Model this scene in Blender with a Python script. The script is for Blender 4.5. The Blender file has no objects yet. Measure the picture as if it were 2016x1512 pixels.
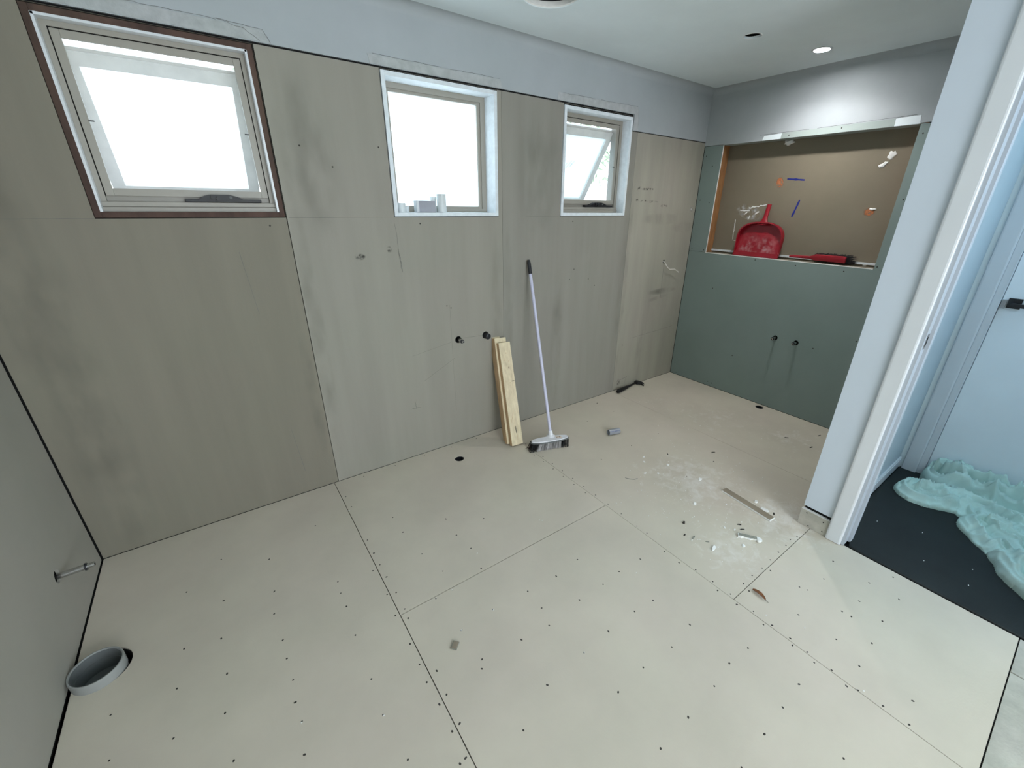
import bpy, bmesh, math, random
import numpy as np
from mathutils import Vector, Matrix
from mathutils.geometry import tessellate_polygon
from math import sin, cos, pi, radians
random.seed(7)
sc = bpy.context.scene
COL = sc.collection
# ------------------------------------------------------------------ camera
cam_d = bpy.data.cameras.new('camera'); cam = bpy.data.objects.new('camera', cam_d); COL.objects.link(cam)
R = Matrix(((0.80876, -0.588029, 0.01134), (-0.221446, -0.32232, -0.920365), (0.544857, 0.741843, -0.390896)))
Mw = Matrix.Identity(4)
for i in range(3):
    Mw[i][0] = R[0][i]; Mw[i][1] = -R[1][i]; Mw[i][2] = -R[2][i]
Mw.translation = (0.72583, -2.38025, 1.55844)
cam.matrix_world = Mw
cam_d.sensor_fit = 'HORIZONTAL'; cam_d.sensor_width = 36; cam_d.lens = 826.06 / 2016 * 36
cam_d.shift_x = -29.26 / 2016; cam_d.clip_start = .02
sc.camera = cam
# ------------------------------------------------------------------ world: bright overcast sky
w = bpy.data.worlds.new('world'); sc.world = w; w.use_nodes = True
nt = w.node_tree; bg = nt.nodes['Background']
tc = nt.nodes.new('ShaderNodeTexCoord'); sx = nt.nodes.new('ShaderNodeSeparateXYZ'); cr = nt.nodes.new('ShaderNodeValToRGB')
nt.links.new(tc.outputs['Generated'], sx.inputs[0]); nt.links.new(sx.outputs['Z'], cr.inputs[0]); nt.links.new(cr.outputs[0], bg.inputs['Color'])
cr.color_ramp.elements[0].position = 0; cr.color_ramp.elements[0].color = (.86, .93, 1, 1)
cr.color_ramp.elements[1].position = .8; cr.color_ramp.elements[1].color = (.74, .87, 1, 1)
bg.inputs['Strength'].default_value = 4.4
# ------------------------------------------------------------------ lamps
def area(name, loc, target, sx_, sy_, power, col, spread=180):
    l = bpy.data.lights.new(name, 'AREA'); l.shape = 'RECTANGLE'; l.size = sx_; l.size_y = sy_; l.energy = power; l.color = col
    l.spread = radians(spread)
    o = bpy.data.objects.new(name, l); COL.objects.link(o); o.location = loc
    o.rotation_euler = (Vector(target) - Vector(loc)).to_track_quat('-Z', 'Y').to_euler()
    return o
area('fill_behind', (1.5, -5.10, 1.35), (2.0, 0, .9), 2.2, 1.7, 102, (.89, .94, 1))  # added area light standing in for daylight from an unseen opening behind the camera
area('fill_hall', (3.62, -2.95, 2.41), (3.60, -2.75, 0), .7, 1.2, 20, (.52, .78, 1))  # added overhead fill for the hall; the ceiling has no skylight here
sc.view_settings.view_transform = 'Standard'; sc.view_settings.look = 'None'
sc.view_settings.exposure = 0.09; sc.view_settings.gamma = 1; sc.view_settings.use_curve_mapping = False
LAMP1 = 4.4; LAMP2 = 2.5
l_ = area('downlight_beam', (3.93, -.928, 2.4255), (3.93, -.928, 0), .075, .075, 5.0, (1, .985, .97), 130); l_.data.shape = 'DISK'
# ------------------------------------------------------------------ materials
def new_nodes(name):
    m = bpy.data.materials.new(name); m.use_nodes = True
    return m, m.node_tree.nodes, m.node_tree.links
def mat(name, col, rough=.6, var=.06, scale=3., stretch=(1, 1, 1), bump=0., bscale=120., metal=0., tint=None, spec=.35, detail=5, dust=None):
    m, N, L = new_nodes(name); b = N['Principled BSDF']
    b.inputs['Roughness'].default_value = rough; b.inputs['Metallic'].default_value = metal; b.inputs['Specular IOR Level'].default_value = spec
    t = N.new('ShaderNodeTexCoord'); mp = N.new('ShaderNodeMapping'); mp.inputs['Scale'].default_value = stretch
    L.new(t.outputs['Object'], mp.inputs[0])
    n = N.new('ShaderNodeTexNoise'); n.inputs['Scale'].default_value = scale; n.inputs['Detail'].default_value = detail; n.inputs['Roughness'].default_value = .6
    L.new(mp.outputs[0], n.inputs['Vector'])
    r = N.new('ShaderNodeValToRGB'); L.new(n.outputs['Fac'], r.inputs[0])
    c2 = tint or tuple(c * (1 - 2 * var) for c in col)
    r.color_ramp.elements[0].position = .3; r.color_ramp.elements[0].color = (*c2, 1)
    r.color_ramp.elements[1].position = .7; r.color_ramp.elements[1].color = (*[min(1, c * (1 + var)) for c in col], 1)
    out = r.outputs[0]
    # broad hue blotches, the slight colour cast differences of raw board
    n3 = N.new('ShaderNodeTexNoise'); n3.inputs['Scale'].default_value = 1.7; n3.inputs['Detail'].default_value = 2; L.new(t.outputs['Object'], n3.inputs['Vector'])
    mx = N.new('ShaderNodeMix'); mx.data_type = 'RGBA'; mx.blend_type = 'MULTIPLY'; mx.inputs[0].default_value = min(1, var * 6)
    r3 = N.new('ShaderNodeValToRGB'); L.new(n3.outputs['Fac'], r3.inputs[0])
    r3.color_ramp.elements[0].position = .35; r3.color_ramp.elements[0].color = (.95, 1, .93, 1)
    r3.color_ramp.elements[1].position = .65; r3.color_ramp.elements[1].color = (1.0, .955, .97, 1)
    L.new(out, mx.inputs[6]); L.new(r3.outputs[0], mx.inputs[7]); out = mx.outputs[2]
    if dust:
        # scattered plaster powder trodden into the board: list of (x, y, radius, amount)
        acc = None
        for (x, y, rad, amt) in dust:
            d = N.new('ShaderNodeVectorMath'); d.operation = 'DISTANCE'; d.inputs[1].default_value = (x, y, 0); L.new(t.outputs['Object'], d.inputs[0])
            mr = N.new('ShaderNodeMapRange'); mr.inputs['From Min'].default_value = 0; mr.inputs['From Max'].default_value = rad
            mr.inputs['To Min'].default_value = amt; mr.inputs['To Max'].default_value = 0; L.new(d.outputs['Value'], mr.inputs['Value'])
            if acc is None: acc = mr.outputs[0]
            else:
                a = N.new('ShaderNodeMath'); a.operation = 'MAXIMUM'; L.new(acc, a.inputs[0]); L.new(mr.outputs[0], a.inputs[1]); acc = a.outputs[0]
        nd = N.new('ShaderNodeTexNoise'); nd.inputs['Scale'].default_value = 16; nd.inputs['Detail'].default_value = 8; nd.inputs['Roughness'].default_value = .72; nd.inputs['Distortion'].default_value = .6
        L.new(t.outputs['Object'], nd.inputs['Vector'])
        s = N.new('ShaderNodeMath'); s.operation = 'MULTIPLY_ADD'; s.inputs[1].default_value = .42; L.new(acc, s.inputs[0]); L.new(nd.outputs['Fac'], s.inputs[2])
        mr = N.new('ShaderNodeMapRange'); mr.inputs['From Min'].default_value = .735; mr.inputs['From Max'].default_value = 1.02; mr.inputs['To Max'].default_value = .45
        L.new(s.outputs[0], mr.inputs['Value'])
        m2 = N.new('ShaderNodeMix'); m2.data_type = 'RGBA'; L.new(mr.outputs[0], m2.inputs[0]); L.new(out, m2.inputs[6]); m2.inputs[7].default_value = (.86, .86, .84, 1)
        out = m2.outputs[2]
    L.new(out, b.inputs['Base Color'])
    if bump:
        n2 = N.new('ShaderNodeTexNoise'); n2.inputs['Scale'].default_value = bscale; n2.inputs['Detail'].default_value = 3; L.new(t.outputs['Object'], n2.inputs['Vector'])
        bp = N.new('ShaderNodeBump'); bp.inputs['Strength'].default_value = bump; bp.inputs['Distance'].default_value = .002
        L.new(n2.outputs['Fac'], bp.inputs['Height']); L.new(bp.outputs[0], b.inputs['Normal'])
    return m
def emis(name, col, s):
    m, N, L = new_nodes(name); b = N['Principled BSDF']; b.inputs['Base Color'].default_value = (0, 0, 0, 1)
    b.inputs['Emission Color'].default_value = (*col, 1); b.inputs['Emission Strength'].default_value = s; return m
def smudge(name, col, amt=.6, scale=9, lo=.45, hi=.62, stretch=(1, 1, 1), rough=.8):
    # a stain: pigment on clear ground, fading to the rim of its patch
    m, N, L = new_nodes(name); b = N['Principled BSDF']; b.inputs['Base Color'].default_value = (*col, 1); b.inputs['Roughness'].default_value = rough
    t = N.new('ShaderNodeTexCoord'); mp = N.new('ShaderNodeMapping'); mp.inputs['Scale'].default_value = stretch; L.new(t.outputs['Object'], mp.inputs[0])
    n = N.new('ShaderNodeTexNoise'); n.inputs['Scale'].default_value = scale; n.inputs['Detail'].default_value = 6; L.new(mp.outputs[0], n.inputs['Vector'])
    mr = N.new('ShaderNodeMapRange'); mr.inputs['From Min'].default_value = lo; mr.inputs['From Max'].default_value = hi; mr.inputs['To Max'].default_value = amt; L.new(n.outputs['Fac'], mr.inputs['Value'])
    at = N.new('ShaderNodeAttribute'); at.attribute_name = 'edge'
    mu = N.new('ShaderNodeMath'); mu.operation = 'MULTIPLY'; L.new(mr.outputs[0], mu.inputs[0]); L.new(at.outputs['Fac'], mu.inputs[1])
    L.new(mu.outputs[0], b.inputs['Alpha']); return m
M = {}
DUST = [(2.85, -1.25, .55, 1.), (2.95, -1.75, .38, 1.15), (3.75, -.85, .75, .62), (3.6, -.35, .4, .5), (3.9, -1.35, .45, .75), (2.5, -1.7, .4, .8)]
M['floor'] = mat('floor_fibre_cement', (.605, .548, .455), .72, .045, 2.2, bump=.12, dust=DUST)
M['floor2'] = mat('floor_fibre_cement_rough', (.47, .45, .40), .85, .1, 14, bump=.4, bscale=90)
M['wall'] = mat('wall_fibre_cement', (.315, .298, .255), .7, .04, 1.6, (5, 1, .45), bump=.12)
M['wallD'] = mat('wall_fibre_cement_dimmed', (.235, .215, .17), .7, .04, 1.6, (5, 1, .45), bump=.12)  # sheet colour darkened to carry the light's falloff towards the left end
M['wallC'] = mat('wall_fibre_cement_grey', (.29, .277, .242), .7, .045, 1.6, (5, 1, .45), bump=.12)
M['wallB'] = mat('wall_fibre_cement_smooth', (.40, .38, .33), .7, .04, 1.6, bump=.1)
M['wallT'] = mat('wall_fibre_cement_tan', (.375, .355, .30), .7, .06, 1.8, (4, 1, .5), bump=.12)
M['green'] = mat('moisture_board_green', (.25, .315, .30), .75, .04, 1.5, bump=.05)
M['greenL'] = mat('moisture_board_pale_green', (.37, .43, .41), .75, .04, 2, bump=.05)
M['band'] = mat('plaster_band_dimmed', (.42, .455, .475), .6, .03, 3, bump=.04, bscale=200)  # white paint darkened to stand for the weaker light below the ceiling
M['hall'] = mat('hall_white_dimmed', (.52, .59, .63), .55, .02, 3, bump=.04, bscale=200)  # darker copy of the white paint; dimmer light is put into the colour
M['paint'] = mat('white_paint', (.84, .92, .945), .55, .02, 3, bump=.04, bscale=200)
M['plaster'] = mat('plaster_compound', (.46, .485, .49), .8, .08, 22, bump=.8, bscale=60)
M['trim'] = mat('white_gloss_trim', (.70, .73, .76), .3, .015, 4, spec=.5)
M['liner'] = mat('window_lining_white', (.78, .84, .88), .5, .05, 30, bump=.1)
M['black'] = mat('dark_cavity', (.006, .006, .006), .9, .1, 5)
M['timberD'] = mat('dark_packer_timber', (.095, .055, .042), .7, .25, 9, (1, 1, .3), bump=.2)
M['stud'] = mat('orange_stud_timber', (.36, .17, .07), .65, .15, 8, (6, 6, 1), bump=.2)
M['paper'] = mat('brown_board_paper', (.225, .192, .14), .8, .03, 4, bump=.05)
M['frame'] = mat('beige_powder_coat', (.34, .32, .275), .4, .02, 4, spec=.45)
M['alu'] = mat('pale_sash_coat', (.80, .79, .75), .4, .06, 14, spec=.45)
M['winder'] = mat('black_winder', (.010, .010, .012), .5, .05, 5, spec=.5)
M['chrome'] = mat('chrome', (.62, .62, .63), .22, .02, 5, metal=1)
M['steel'] = mat('brushed_metal', (.35, .35, .36), .35, .04, 20, metal=.9)
M['pvc'] = mat('grey_pvc', (.30, .32, .36), .35, .03, 5, spec=.5)
M['pvcL'] = mat('light_grey_pvc', (.31, .32, .31), .4, .03, 5, spec=.5)
M['pvcW'] = mat('white_pvc', (.70, .74, .75), .4, .05, 12, spec=.5)
M['blackp'] = mat('black_plastic', (.014, .015, .02), .4, .1, 8, spec=.5)
M['hammer'] = mat('black_rubber_grip', (.010, .010, .011), .5, .1, 8)
M['pine'] = mat('pine', (.72, .62, .45), .6, .12, 5, (9, 9, 1), bump=.15, tint=(.60, .49, .33))
M['pineE'] = mat('pine_edge', (.62, .42, .25), .65, .15, 6, (9, 9, 1), bump=.15)
M['pole'] = mat('lilac_white_pole', (.60, .60, .76), .3, .02, 5, spec=.5)
M['headw'] = mat('broom_head_white', (.80, .80, .84), .45, .04, 40, spec=.5)
M['bumper'] = mat('grey_rubber', (.13, .14, .14), .6, .05, 9)
M['brD'] = mat('black_bristle', (.02, .02, .022), .6, .1, 9)
M['brL'] = mat('grey_bristle', (.60, .58, .60), .6, .2, 60)
M['red'] = mat('red_plastic', (.30, .006, .018), .38, .10, 9, bump=.1, tint=(.24, .005, .012), spec=.45)
M['reddust'] = smudge('plaster_dust_on_red', (.75, .45, .48), .55, 26, .42, .75)
M['mat'] = mat('dark_rubber_mat', (.014, .018, .018), .72, .12, 5, bump=.35, bscale=260)
M['hallfloor'] = mat('hall_floor_dark', (.03, .03, .03), .9, .1, 5)
M['jamb'] = mat('jamb_white_dimmed', (.44, .48, .53), .45, .02, 4)  # trim white darkened in colour to hold back the hall light on it
M['doorp'] = mat('door_paint', (.86, .92, .96), .4, .015, 4, spec=.45)
M['white'] = mat('plaster_crumb', (.86, .86, .84), .8, .04, 40)
M['card'] = mat('white_card', (.70, .73, .76), .6, .03, 20)
M['cardG'] = mat('grey_card_face', (.36, .37, .42), .6, .03, 20)
M['brownstrip'] = mat('brown_faced_offcut', (.30, .25, .19), .8, .08, 10, bump=.1)
M['leaf'] = mat('dry_leaf', (.30, .13, .06), .6, .25, 60, bump=.2)
M['chipg'] = mat('grey_sheet_chip', (.28, .28, .24), .8, .12, 40)
M['dark'] = mat('dark_crumb', (.05, .045, .04), .8, .2, 40)
M['blue'] = mat('blue_marker', (.01, .02, .22), .6, .02, 5)
M['orange'] = smudge('orange_crayon', (.55, .20, .08), .95, 60, .3, .5)
M['pencil'] = mat('pencil', (.16, .155, .145), .8, .05, 5)
M['stain'] = smudge('dark_stain', (.13, .125, .10), .26, 7, .38, .85, (2, 1, .8))
M['stainB'] = smudge('black_scuff', (.03, .03, .03), .85, 38, .46, .62)
M['pale'] = smudge('pale_smear', (.72, .71, .68), .7, 30, .45, .65)
M['grime'] = smudge('green_grime', (.12, .13, .11), .45, 5, .40, .75)
M['cable'] = mat('white_cable', (.75, .73, .68), .45, .03, 5)
M['cloth'] = mat('pale_green_cotton', (.56, .74, .68), .85, .06, 8, bump=.25, bscale=420)
M['green_leaf'] = mat('foliage', (.42, .52, .36), .6, .3, 6)
M['bark'] = mat('bark', (.12, .09, .06), .8, .2, 12)
M['fence'] = mat('pale_fence', (.62, .66, .60), .7, .05, 3)
M['ground'] = mat('concrete_path', (.45, .45, .43), .85, .05, 3)
M['screen_frame'] = M['frame']
def glow_glass(name, col, mixt, rough=.25, smear=0):
    # frosted glass: daylight scatters through it
    m, N, L = new_nodes(name); N.remove(N['Principled BSDF']); out = N['Material Output']
    tr = N.new('ShaderNodeBsdfTranslucent'); tr.inputs['Color'].default_value = (*col, 1)
    gl = N.new('ShaderNodeBsdfGlossy'); gl.inputs['Roughness'].default_value = rough; gl.inputs['Color'].default_value = (.9, .9, .9, 1)
    tp = N.new('ShaderNodeBsdfTransparent')
    a = N.new('ShaderNodeMixShader'); a.inputs[0].default_value = mixt; L.new(tr.outputs[0], a.inputs[1]); L.new(tp.outputs[0], a.inputs[2])
    b = N.new('ShaderNodeMixShader'); b.inputs[0].default_value = .05; L.new(a.outputs[0], b.inputs[1]); L.new(gl.outputs[0], b.inputs[2])
    L.new(b.outputs[0], out.inputs['Surface']); return m
M['glass'] = glow_glass('frosted_glass', (.93, .97, .98), .12)
M['glassT'] = glow_glass('dusty_frosted_glass', (.62, .69, .71), .05)
def screen_mat():
    m, N, L = new_nodes('insect_mesh'); N.remove(N['Principled BSDF']); out = N['Material Output']
    d = N.new('ShaderNodeBsdfTranslucent'); d.inputs['Color'].default_value = (.55, .57, .57, 1)
    tp = N.new('ShaderNodeBsdfTransparent'); a = N.new('ShaderNodeMixShader'); a.inputs[0].default_value = .78
    L.new(d.outputs[0], a.inputs[1]); L.new(tp.outputs[0], a.inputs[2]); L.new(a.outputs[0], out.inputs['Surface']); return m
M['mesh'] = screen_mat()

# ------------------------------------------------------------------ mesh helpers
def link(name, me, m, parent=None, **kw):
    o = bpy.data.objects.new(name, me); COL.objects.link(o)
    if m is not None:
        me.materials.append(M[m] if isinstance(m, str) else m)
    if parent: o.parent = parent
    for k, v in kw.items(): o[k] = v
    return o
def from_bm(name, bm, m, parent=None, smooth=False, **kw):
    me = bpy.data.meshes.new(name)
    bmesh.ops.recalc_face_normals(bm, faces=bm.faces)
    bm.to_mesh(me); bm.free()
    if smooth:
        for p in me.polygons: p.use_smooth = True
        try: me.set_sharp_from_angle(angle=radians(40))
        except Exception: pass
    return link(name, me, m, parent, **kw)
def empty(name, loc, label, cat, group=None, rot=(0, 0, 0)):
    o = bpy.data.objects.new(name, None); COL.objects.link(o); o.location = loc; o.rotation_euler = rot; o.empty_display_size = .05
    o['label'] = label; o['category'] = cat
    if group: o['group'] = group
    return o
def tag(o, label, cat, group=None):
    o['label'] = label; o['category'] = cat
    if group: o['group'] = group
    return o
def bx(bm, x0, x1, y0, y1, z0, z1, mx=None, bev=0):
    b2 = bmesh.new()
    r = bmesh.ops.create_cube(b2, size=1)
    for v in b2.verts: v.co = Vector(((x0 + x1) / 2 + v.co.x * (x1 - x0), (y0 + y1) / 2 + v.co.y * (y1 - y0), (z0 + z1) / 2 + v.co.z * (z1 - z0)))
    if bev: bmesh.ops.bevel(b2, geom=b2.edges[:], offset=bev, segments=2, affect='EDGES', profile=.5)
    if mx: b2.transform(mx)
    me = bpy.data.meshes.new('t'); b2.to_mesh(me); b2.free(); bm.from_mesh(me); bpy.data.meshes.remove(me)
def box(name, x0, x1, y0, y1, z0, z1, m, parent=None, bev=0, mx=None, **kw):
    bm = bmesh.new(); bx(bm, x0, x1, y0, y1, z0, z1, mx, bev); return from_bm(name, bm, m, parent, **kw)
def cyl_bm(bm, p0, p1, r0, r1=None, seg=24, cap=True):
    r1 = r0 if r1 is None else r1
    p0 = Vector(p0); p1 = Vector(p1); d = p1 - p0; q = d.to_track_quat('Z', 'Y').to_matrix().to_4x4(); q.translation = (p0 + p1) / 2
    bmesh.ops.create_cone(bm, cap_ends=cap, segments=seg, radius1=r0, radius2=r1, depth=d.length, matrix=q)
def cyl(name, p0, p1, r0, m, parent=None, r1=None, seg=24, **kw):
    bm = bmesh.new(); cyl_bm(bm, p0, p1, r0, r1, seg); return from_bm(name, bm, m, parent, True, **kw)
def lathe(bm, prof, seg=32, mx=None):
    """prof: list of (r, z); a closed loop gives a walled tube"""
    rings = []
    for r, z in prof:
        rings.append([bm.verts.new((r * cos(2 * pi * i / seg), r * sin(2 * pi * i / seg), z)) for i in range(seg)])
    for a, b in zip(rings, rings[1:]):
        for i in range(seg): bm.faces.new((a[i], a[(i + 1) % seg], b[(i + 1) % seg], b[i]))
    if mx: bm.transform(mx)
def axis_mx(p0, direction):
    q = Vector(direction).to_track_quat('Z', 'Y').to_matrix().to_4x4(); q.translation = p0; return q
def pipe_bm(ro, ri, h):
    bm = bmesh.new(); lathe(bm, [(ri, 0), (ro, 0), (ro, h), (ri, h), (ri, 0)], 36); return bm
def sweep(bm, pts, r, seg=8, cap=True):
    pts = [Vector(p) for p in pts]; rings = []; up = Vector((0, 0, 1))
    for i, p in enumerate(pts):
        d = (pts[min(i + 1, len(pts) - 1)] - pts[max(i - 1, 0)]).normalized()
        s = d.cross(up); s = s.normalized() if s.length > 1e-3 else Vector((1, 0, 0)); u = s.cross(d).normalized()
        rr = r[i] if isinstance(r, (list, tuple)) else r
        rings.append([bm.verts.new(p + s * rr * cos(2 * pi * k / seg) + u * rr * sin(2 * pi * k / seg)) for k in range(seg)])
    for a, b in zip(rings, rings[1:]):
        for k in range(seg): bm.faces.new((a[k], a[(k + 1) % seg], b[(k + 1) % seg], b[k]))
    if cap: bm.faces.new(rings[0]); bm.faces.new(rings[-1][::-1])
FR = {  # plane name -> function (u, v, depth out of the room side) -> xyz
    'back': lambda u, v, d: (u, d, v),           # room side at y<0
    'right': lambda u, v, d: (d, u, v),          # d is x
    'floor': lambda u, v, d: (u, v, d),
}
def circle(cx, cy, r, n=28): return [(cx + r * cos(2 * pi * i / n), cy + r * sin(2 * pi * i / n)) for i in range(n)]
def rect(a, b, c, d): return [(a, c), (b, c), (b, d), (a, d)]
def plate(name, fr, outer, holes, d0, d1, m, parent=None, **kw):
    """flat board with holes between two depths"""
    loops = [[Vector((x, y, 0)) for x, y in outer]] + [[Vector((x, y, 0)) for x, y in h] for h in holes]
    tris = tessellate_polygon(loops); flat = [p for l in loops for p in l]; f = FR[fr]
    bm = bmesh.new(); A = [bm.verts.new(f(p.x, p.y, d0)) for p in flat]; B = [bm.verts.new(f(p.x, p.y, d1)) for p in flat]
    for t in tris:
        try: bm.faces.new([A[i] for i in t]); bm.faces.new([B[i] for i in reversed(t)])
        except ValueError: pass
    k = 0
    for l in loops:
        n = len(l)
        for i in range(n):
            a, b = k + i, k + (i + 1) % n
            try: bm.faces.new((A[a], A[b], B[b], B[a]))
            except ValueError: pass
        k += n
    return from_bm(name, bm, m, parent, **kw)
def stain(name, fr, cu, cv, ru, rv, d, m, parent, rot=0, n=14, th=.0003):
    """soft edged patch; vertex value 'edge' falls to 0 at the rim"""
    f = FR[fr]; sg = -1 if fr in ('back', 'right') else 1
    vs = []; fs = []; ed = []
    def P(a, b):
        u = a * cos(rot) - b * sin(rot); v = a * sin(rot) + b * cos(rot); return f(cu + u, cv + v, d)
    vs.append(P(0, 0)); ed.append(1.)
    for j, rr in enumerate((.35, .7, 1.)):
        for i in range(n):
            a = 2 * pi * i / n; vs.append(P(ru * rr * cos(a), rv * rr * sin(a))); ed.append([1, .75, 0][j])
    for i in range(n): fs.append((0, 1 + i, 1 + (i + 1) % n))
    for j in range(2):
        o1, o2 = 1 + j * n, 1 + (j + 1) * n
        for i in range(n): fs.append((o1 + i, o2 + i, o2 + (i + 1) % n, o1 + (i + 1) % n))
    me = bpy.data.meshes.new(name); me.from_pydata(vs, [], fs)
    at = me.attributes.new('edge', 'FLOAT', 'POINT'); at.data.foreach_set('value', ed)
    return link(name, me, m, parent)
def line_mark(name, fr, p0, p1, wd, d, m, parent, wob=0, n=6):
    f = FR[fr]; a = Vector(p0); b = Vector(p1); t = (b - a).normalized(); nn = Vector((-t.y, t.x)); vs = []; fs = []
    for i in range(n + 1):
        c = a.lerp(b, i / n) + nn * random.uniform(-wob, wob); ww = wd * random.uniform(.6, 1.1)
        vs += [f(*(c + nn * ww / 2), d), f(*(c - nn * ww / 2), d)]
    for i in range(n): fs.append((2 * i, 2 * i + 1, 2 * i + 3, 2 * i + 2))
    me = bpy.data.meshes.new(name); me.from_pydata(vs, [], fs); return link(name, me, m, parent)
S = dict(kind='structure')
H = 2.43; W = 4.301; YB = -5.2
W1 = (.404, 1.0555, 1.497, 2.152); W2 = (1.580, 2.236, 1.497, 2.150); W3 = (2.741, 3.381, 1.497, 2.146)
# ------------------------------------------------------------------ floor
SCR = [(0.454, -0.323), (0.638, -0.451), (0.863, -0.333), (0.325, -0.454), (0.451, -0.598), (0.632, -0.669), (0.617, -0.792), (0.869, -0.775), (0.865, -0.845), (0.867, -0.927), (0.436, -0.794), (0.628, -0.939), (0.32, -0.762), (0.445, -0.965), (0.629, -1.028), (0.634, -1.126), (0.302, -0.924), (0.626, -1.211), (0.433, -1.112), (0.129, -0.901), (0.633, -1.287), (0.856, -1.422), (0.859, -1.284), (0.298, -1.103), (0.144, -1.063), (0.448, -1.282), (0.624, -1.39), (0.875, -1.587), (0.861, -1.081), (1.015, -0.804), (1.025, -0.968), (1.018, -1.088), (1.021, -1.239), (1.02, -1.335), (1.016, -1.409), (1.021, -1.501), (1.019, -1.598), (1.0, -1.689), (1.021, -1.686), (1.049, -1.592), (1.053, -1.487), (1.06, -1.393), (1.054, -0.874), (1.052, -0.787), (1.06, -0.981), (1.061, -1.081), (1.056, -1.13), (1.053, -0.699), (1.055, -0.594), (1.059, -0.287), (1.057, -0.177), (1.217, -0.504), (1.221, -0.644), (1.241, -0.838), (1.277, -0.992), (1.445, -0.68), (1.436, -0.821), (1.452, -0.943), (1.612, -0.795), (1.429, -1.081), (1.188, -1.109), (1.265, -1.111), (1.36, -1.297), (1.208, -1.303), (1.215, -1.452), (1.197, -1.482), (1.531, -1.309), (1.686, -1.318), (1.832, -1.302), (1.828, -1.475), (1.941, -1.467), (2.08, -1.475), (1.529, -1.41), (1.506, -1.491), (1.687, -1.473), (1.836, -1.649), (1.682, -1.648), (1.38, -1.475), (1.544, -1.655), (1.974, -1.82), (1.833, -1.836), (2.069, -2.01), (1.683, -1.823), (1.955, -2.0), (1.356, -1.665), (1.543, -1.828), (1.836, -2.013), (2.088, -2.186), (1.675, -2.018), (1.963, -2.188), (1.831, -2.191), (1.527, -2.02), (1.207, -1.729), (1.965, -2.367), (1.687, -2.194), (1.943, -1.659), (2.244, -1.314), (2.248, -1.379), (2.215, -1.513), (2.215, -1.597), (2.243, -1.668), (2.245, -1.753), (2.22, -1.793), (2.248, -1.837), (2.221, -1.881), (2.348, -1.841), (2.426, -1.84), (2.508, -1.845), (2.59, -1.843), (2.674, -1.842), (2.752, -1.842), (2.812, -1.836), (2.864, -1.846), (2.524, -1.876), (2.331, -1.876), (2.245, -1.94), (2.219, -1.995), (2.245, -2.017), (2.246, -2.087), (2.222, -2.105), (2.242, -2.151), (2.218, -2.184), (2.24, -2.234), (2.22, -2.288), (2.236, -2.317), (2.247, -2.387), (2.249, -2.457), (2.537, -1.997), (2.55, -2.025), (2.677, -2.042), (2.831, -2.024), (2.67, -2.182), (2.823, -2.172), (2.637, -2.274), (2.384, -2.058), (2.552, -2.158), (2.555, -2.191), (2.389, -2.195), (2.34, -2.288), (2.485, -2.283), (2.95, -2.225), (2.823, -2.28), (2.351, -2.442)]
DRAIN = (.078, -.700); DR = .074
fl = plate('floor', 'floor', rect(-.15, 4.6, YB - .1, .15), [circle(DRAIN[0] + .006, DRAIN[1] + .012, .080), circle(1.778, -.198, .030), circle(4.238, -.955, .031)], -.05, -.0075, 'black', **S)
g = .0016
sheets = [
    ('floor_sheet', rect(.0065, 1.035 - g, YB, -.003), [circle(DRAIN[0] + .006, DRAIN[1] + .012, .083)], 'floor'),
    ('floor_sheet', rect(1.035 + g, 2.2333 - .0012, -1.099 + .0019, -.002), [circle(1.778, -.198, .031)], 'floor'),
    ('floor_sheet', rect(1.035 + g, 2.2333 - .0012, YB, -1.099 - .0019), [], 'floor'),
    ('floor_sheet', rect(2.2333 + .0006, 3.4354 - .0008, -1.8594 + .0015, -.002), [], 'floor'),
    ('floor_sheet', rect(2.2333 + .0012, 2.992, -2.619, -1.8594 - .0015), [], 'floor'),
    ('floor_sheet', rect(3.4354 + .0008, 4.297, -1.80, -.002), [circle(4.238, -.955, .032)], 'floor'),
    ('floor_sheet', rect(2.2333 + .0012, 2.772, YB, -2.6235), [], 'floor2'),
    ('floor_sheet', rect(2.778, 2.992, YB, -2.6235), [], 'floor2')]
for i, (n, o, h, m) in enumerate(sheets):
    s = plate(n, 'floor', o, h, -.0075, 0 if i < 6 else -.0015, m, fl)
    xs = [p[0] for p in o]; ys = [p[1] for p in o]
    pts = [(x + random.uniform(-.001, .001), y) for x, y in SCR if min(xs) < x < max(xs) and min(ys) < y < max(ys)]
    if i == 3: pts += [(2.25 + .0, -.2 - .1 * k) for k in range(11)] + [(x, y) for x in (2.55, 2.85, 3.15) for y in (-.3, -.75, -1.2)]
    if i == 1: pts += [(1.2 + .2 * k, -.035) for k in range(5)] + [(2.215, -.25 - .1 * k) for k in range(8)]
    if pts:
        bm = bmesh.new()
        for x, y in pts:
            mx = Matrix.Translation((x, y, .0003)) @ Matrix.Rotation(random.uniform(0, 3), 4, 'Z') @ Matrix.Diagonal((random.uniform(.7, 1.3), .8, 1, 1))
            bmesh.ops.create_cone(bm, cap_ends=True, segments=8, radius1=.0042, radius2=.0034, depth=.0005, matrix=mx)
        from_bm('screw_head', bm, 'dark', s, kind='stuff')
box('light_block_slab', -.15, 4.6, YB - .1, .15, -.30, -.25, 'black', fl)  # added unseen slab, keeps sky light from leaking up through the floor holes
for a in [(-.15, -.12, YB - .1, .15), (4.57, 4.6, YB - .1, .15), (-.15, 4.6, .12, .15), (-.15, 4.6, YB - .1, YB - .07)]: box('light_block_side', *a, -.25, -.05, 'black', fl)  # added sides that close the light block under the floor
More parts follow.
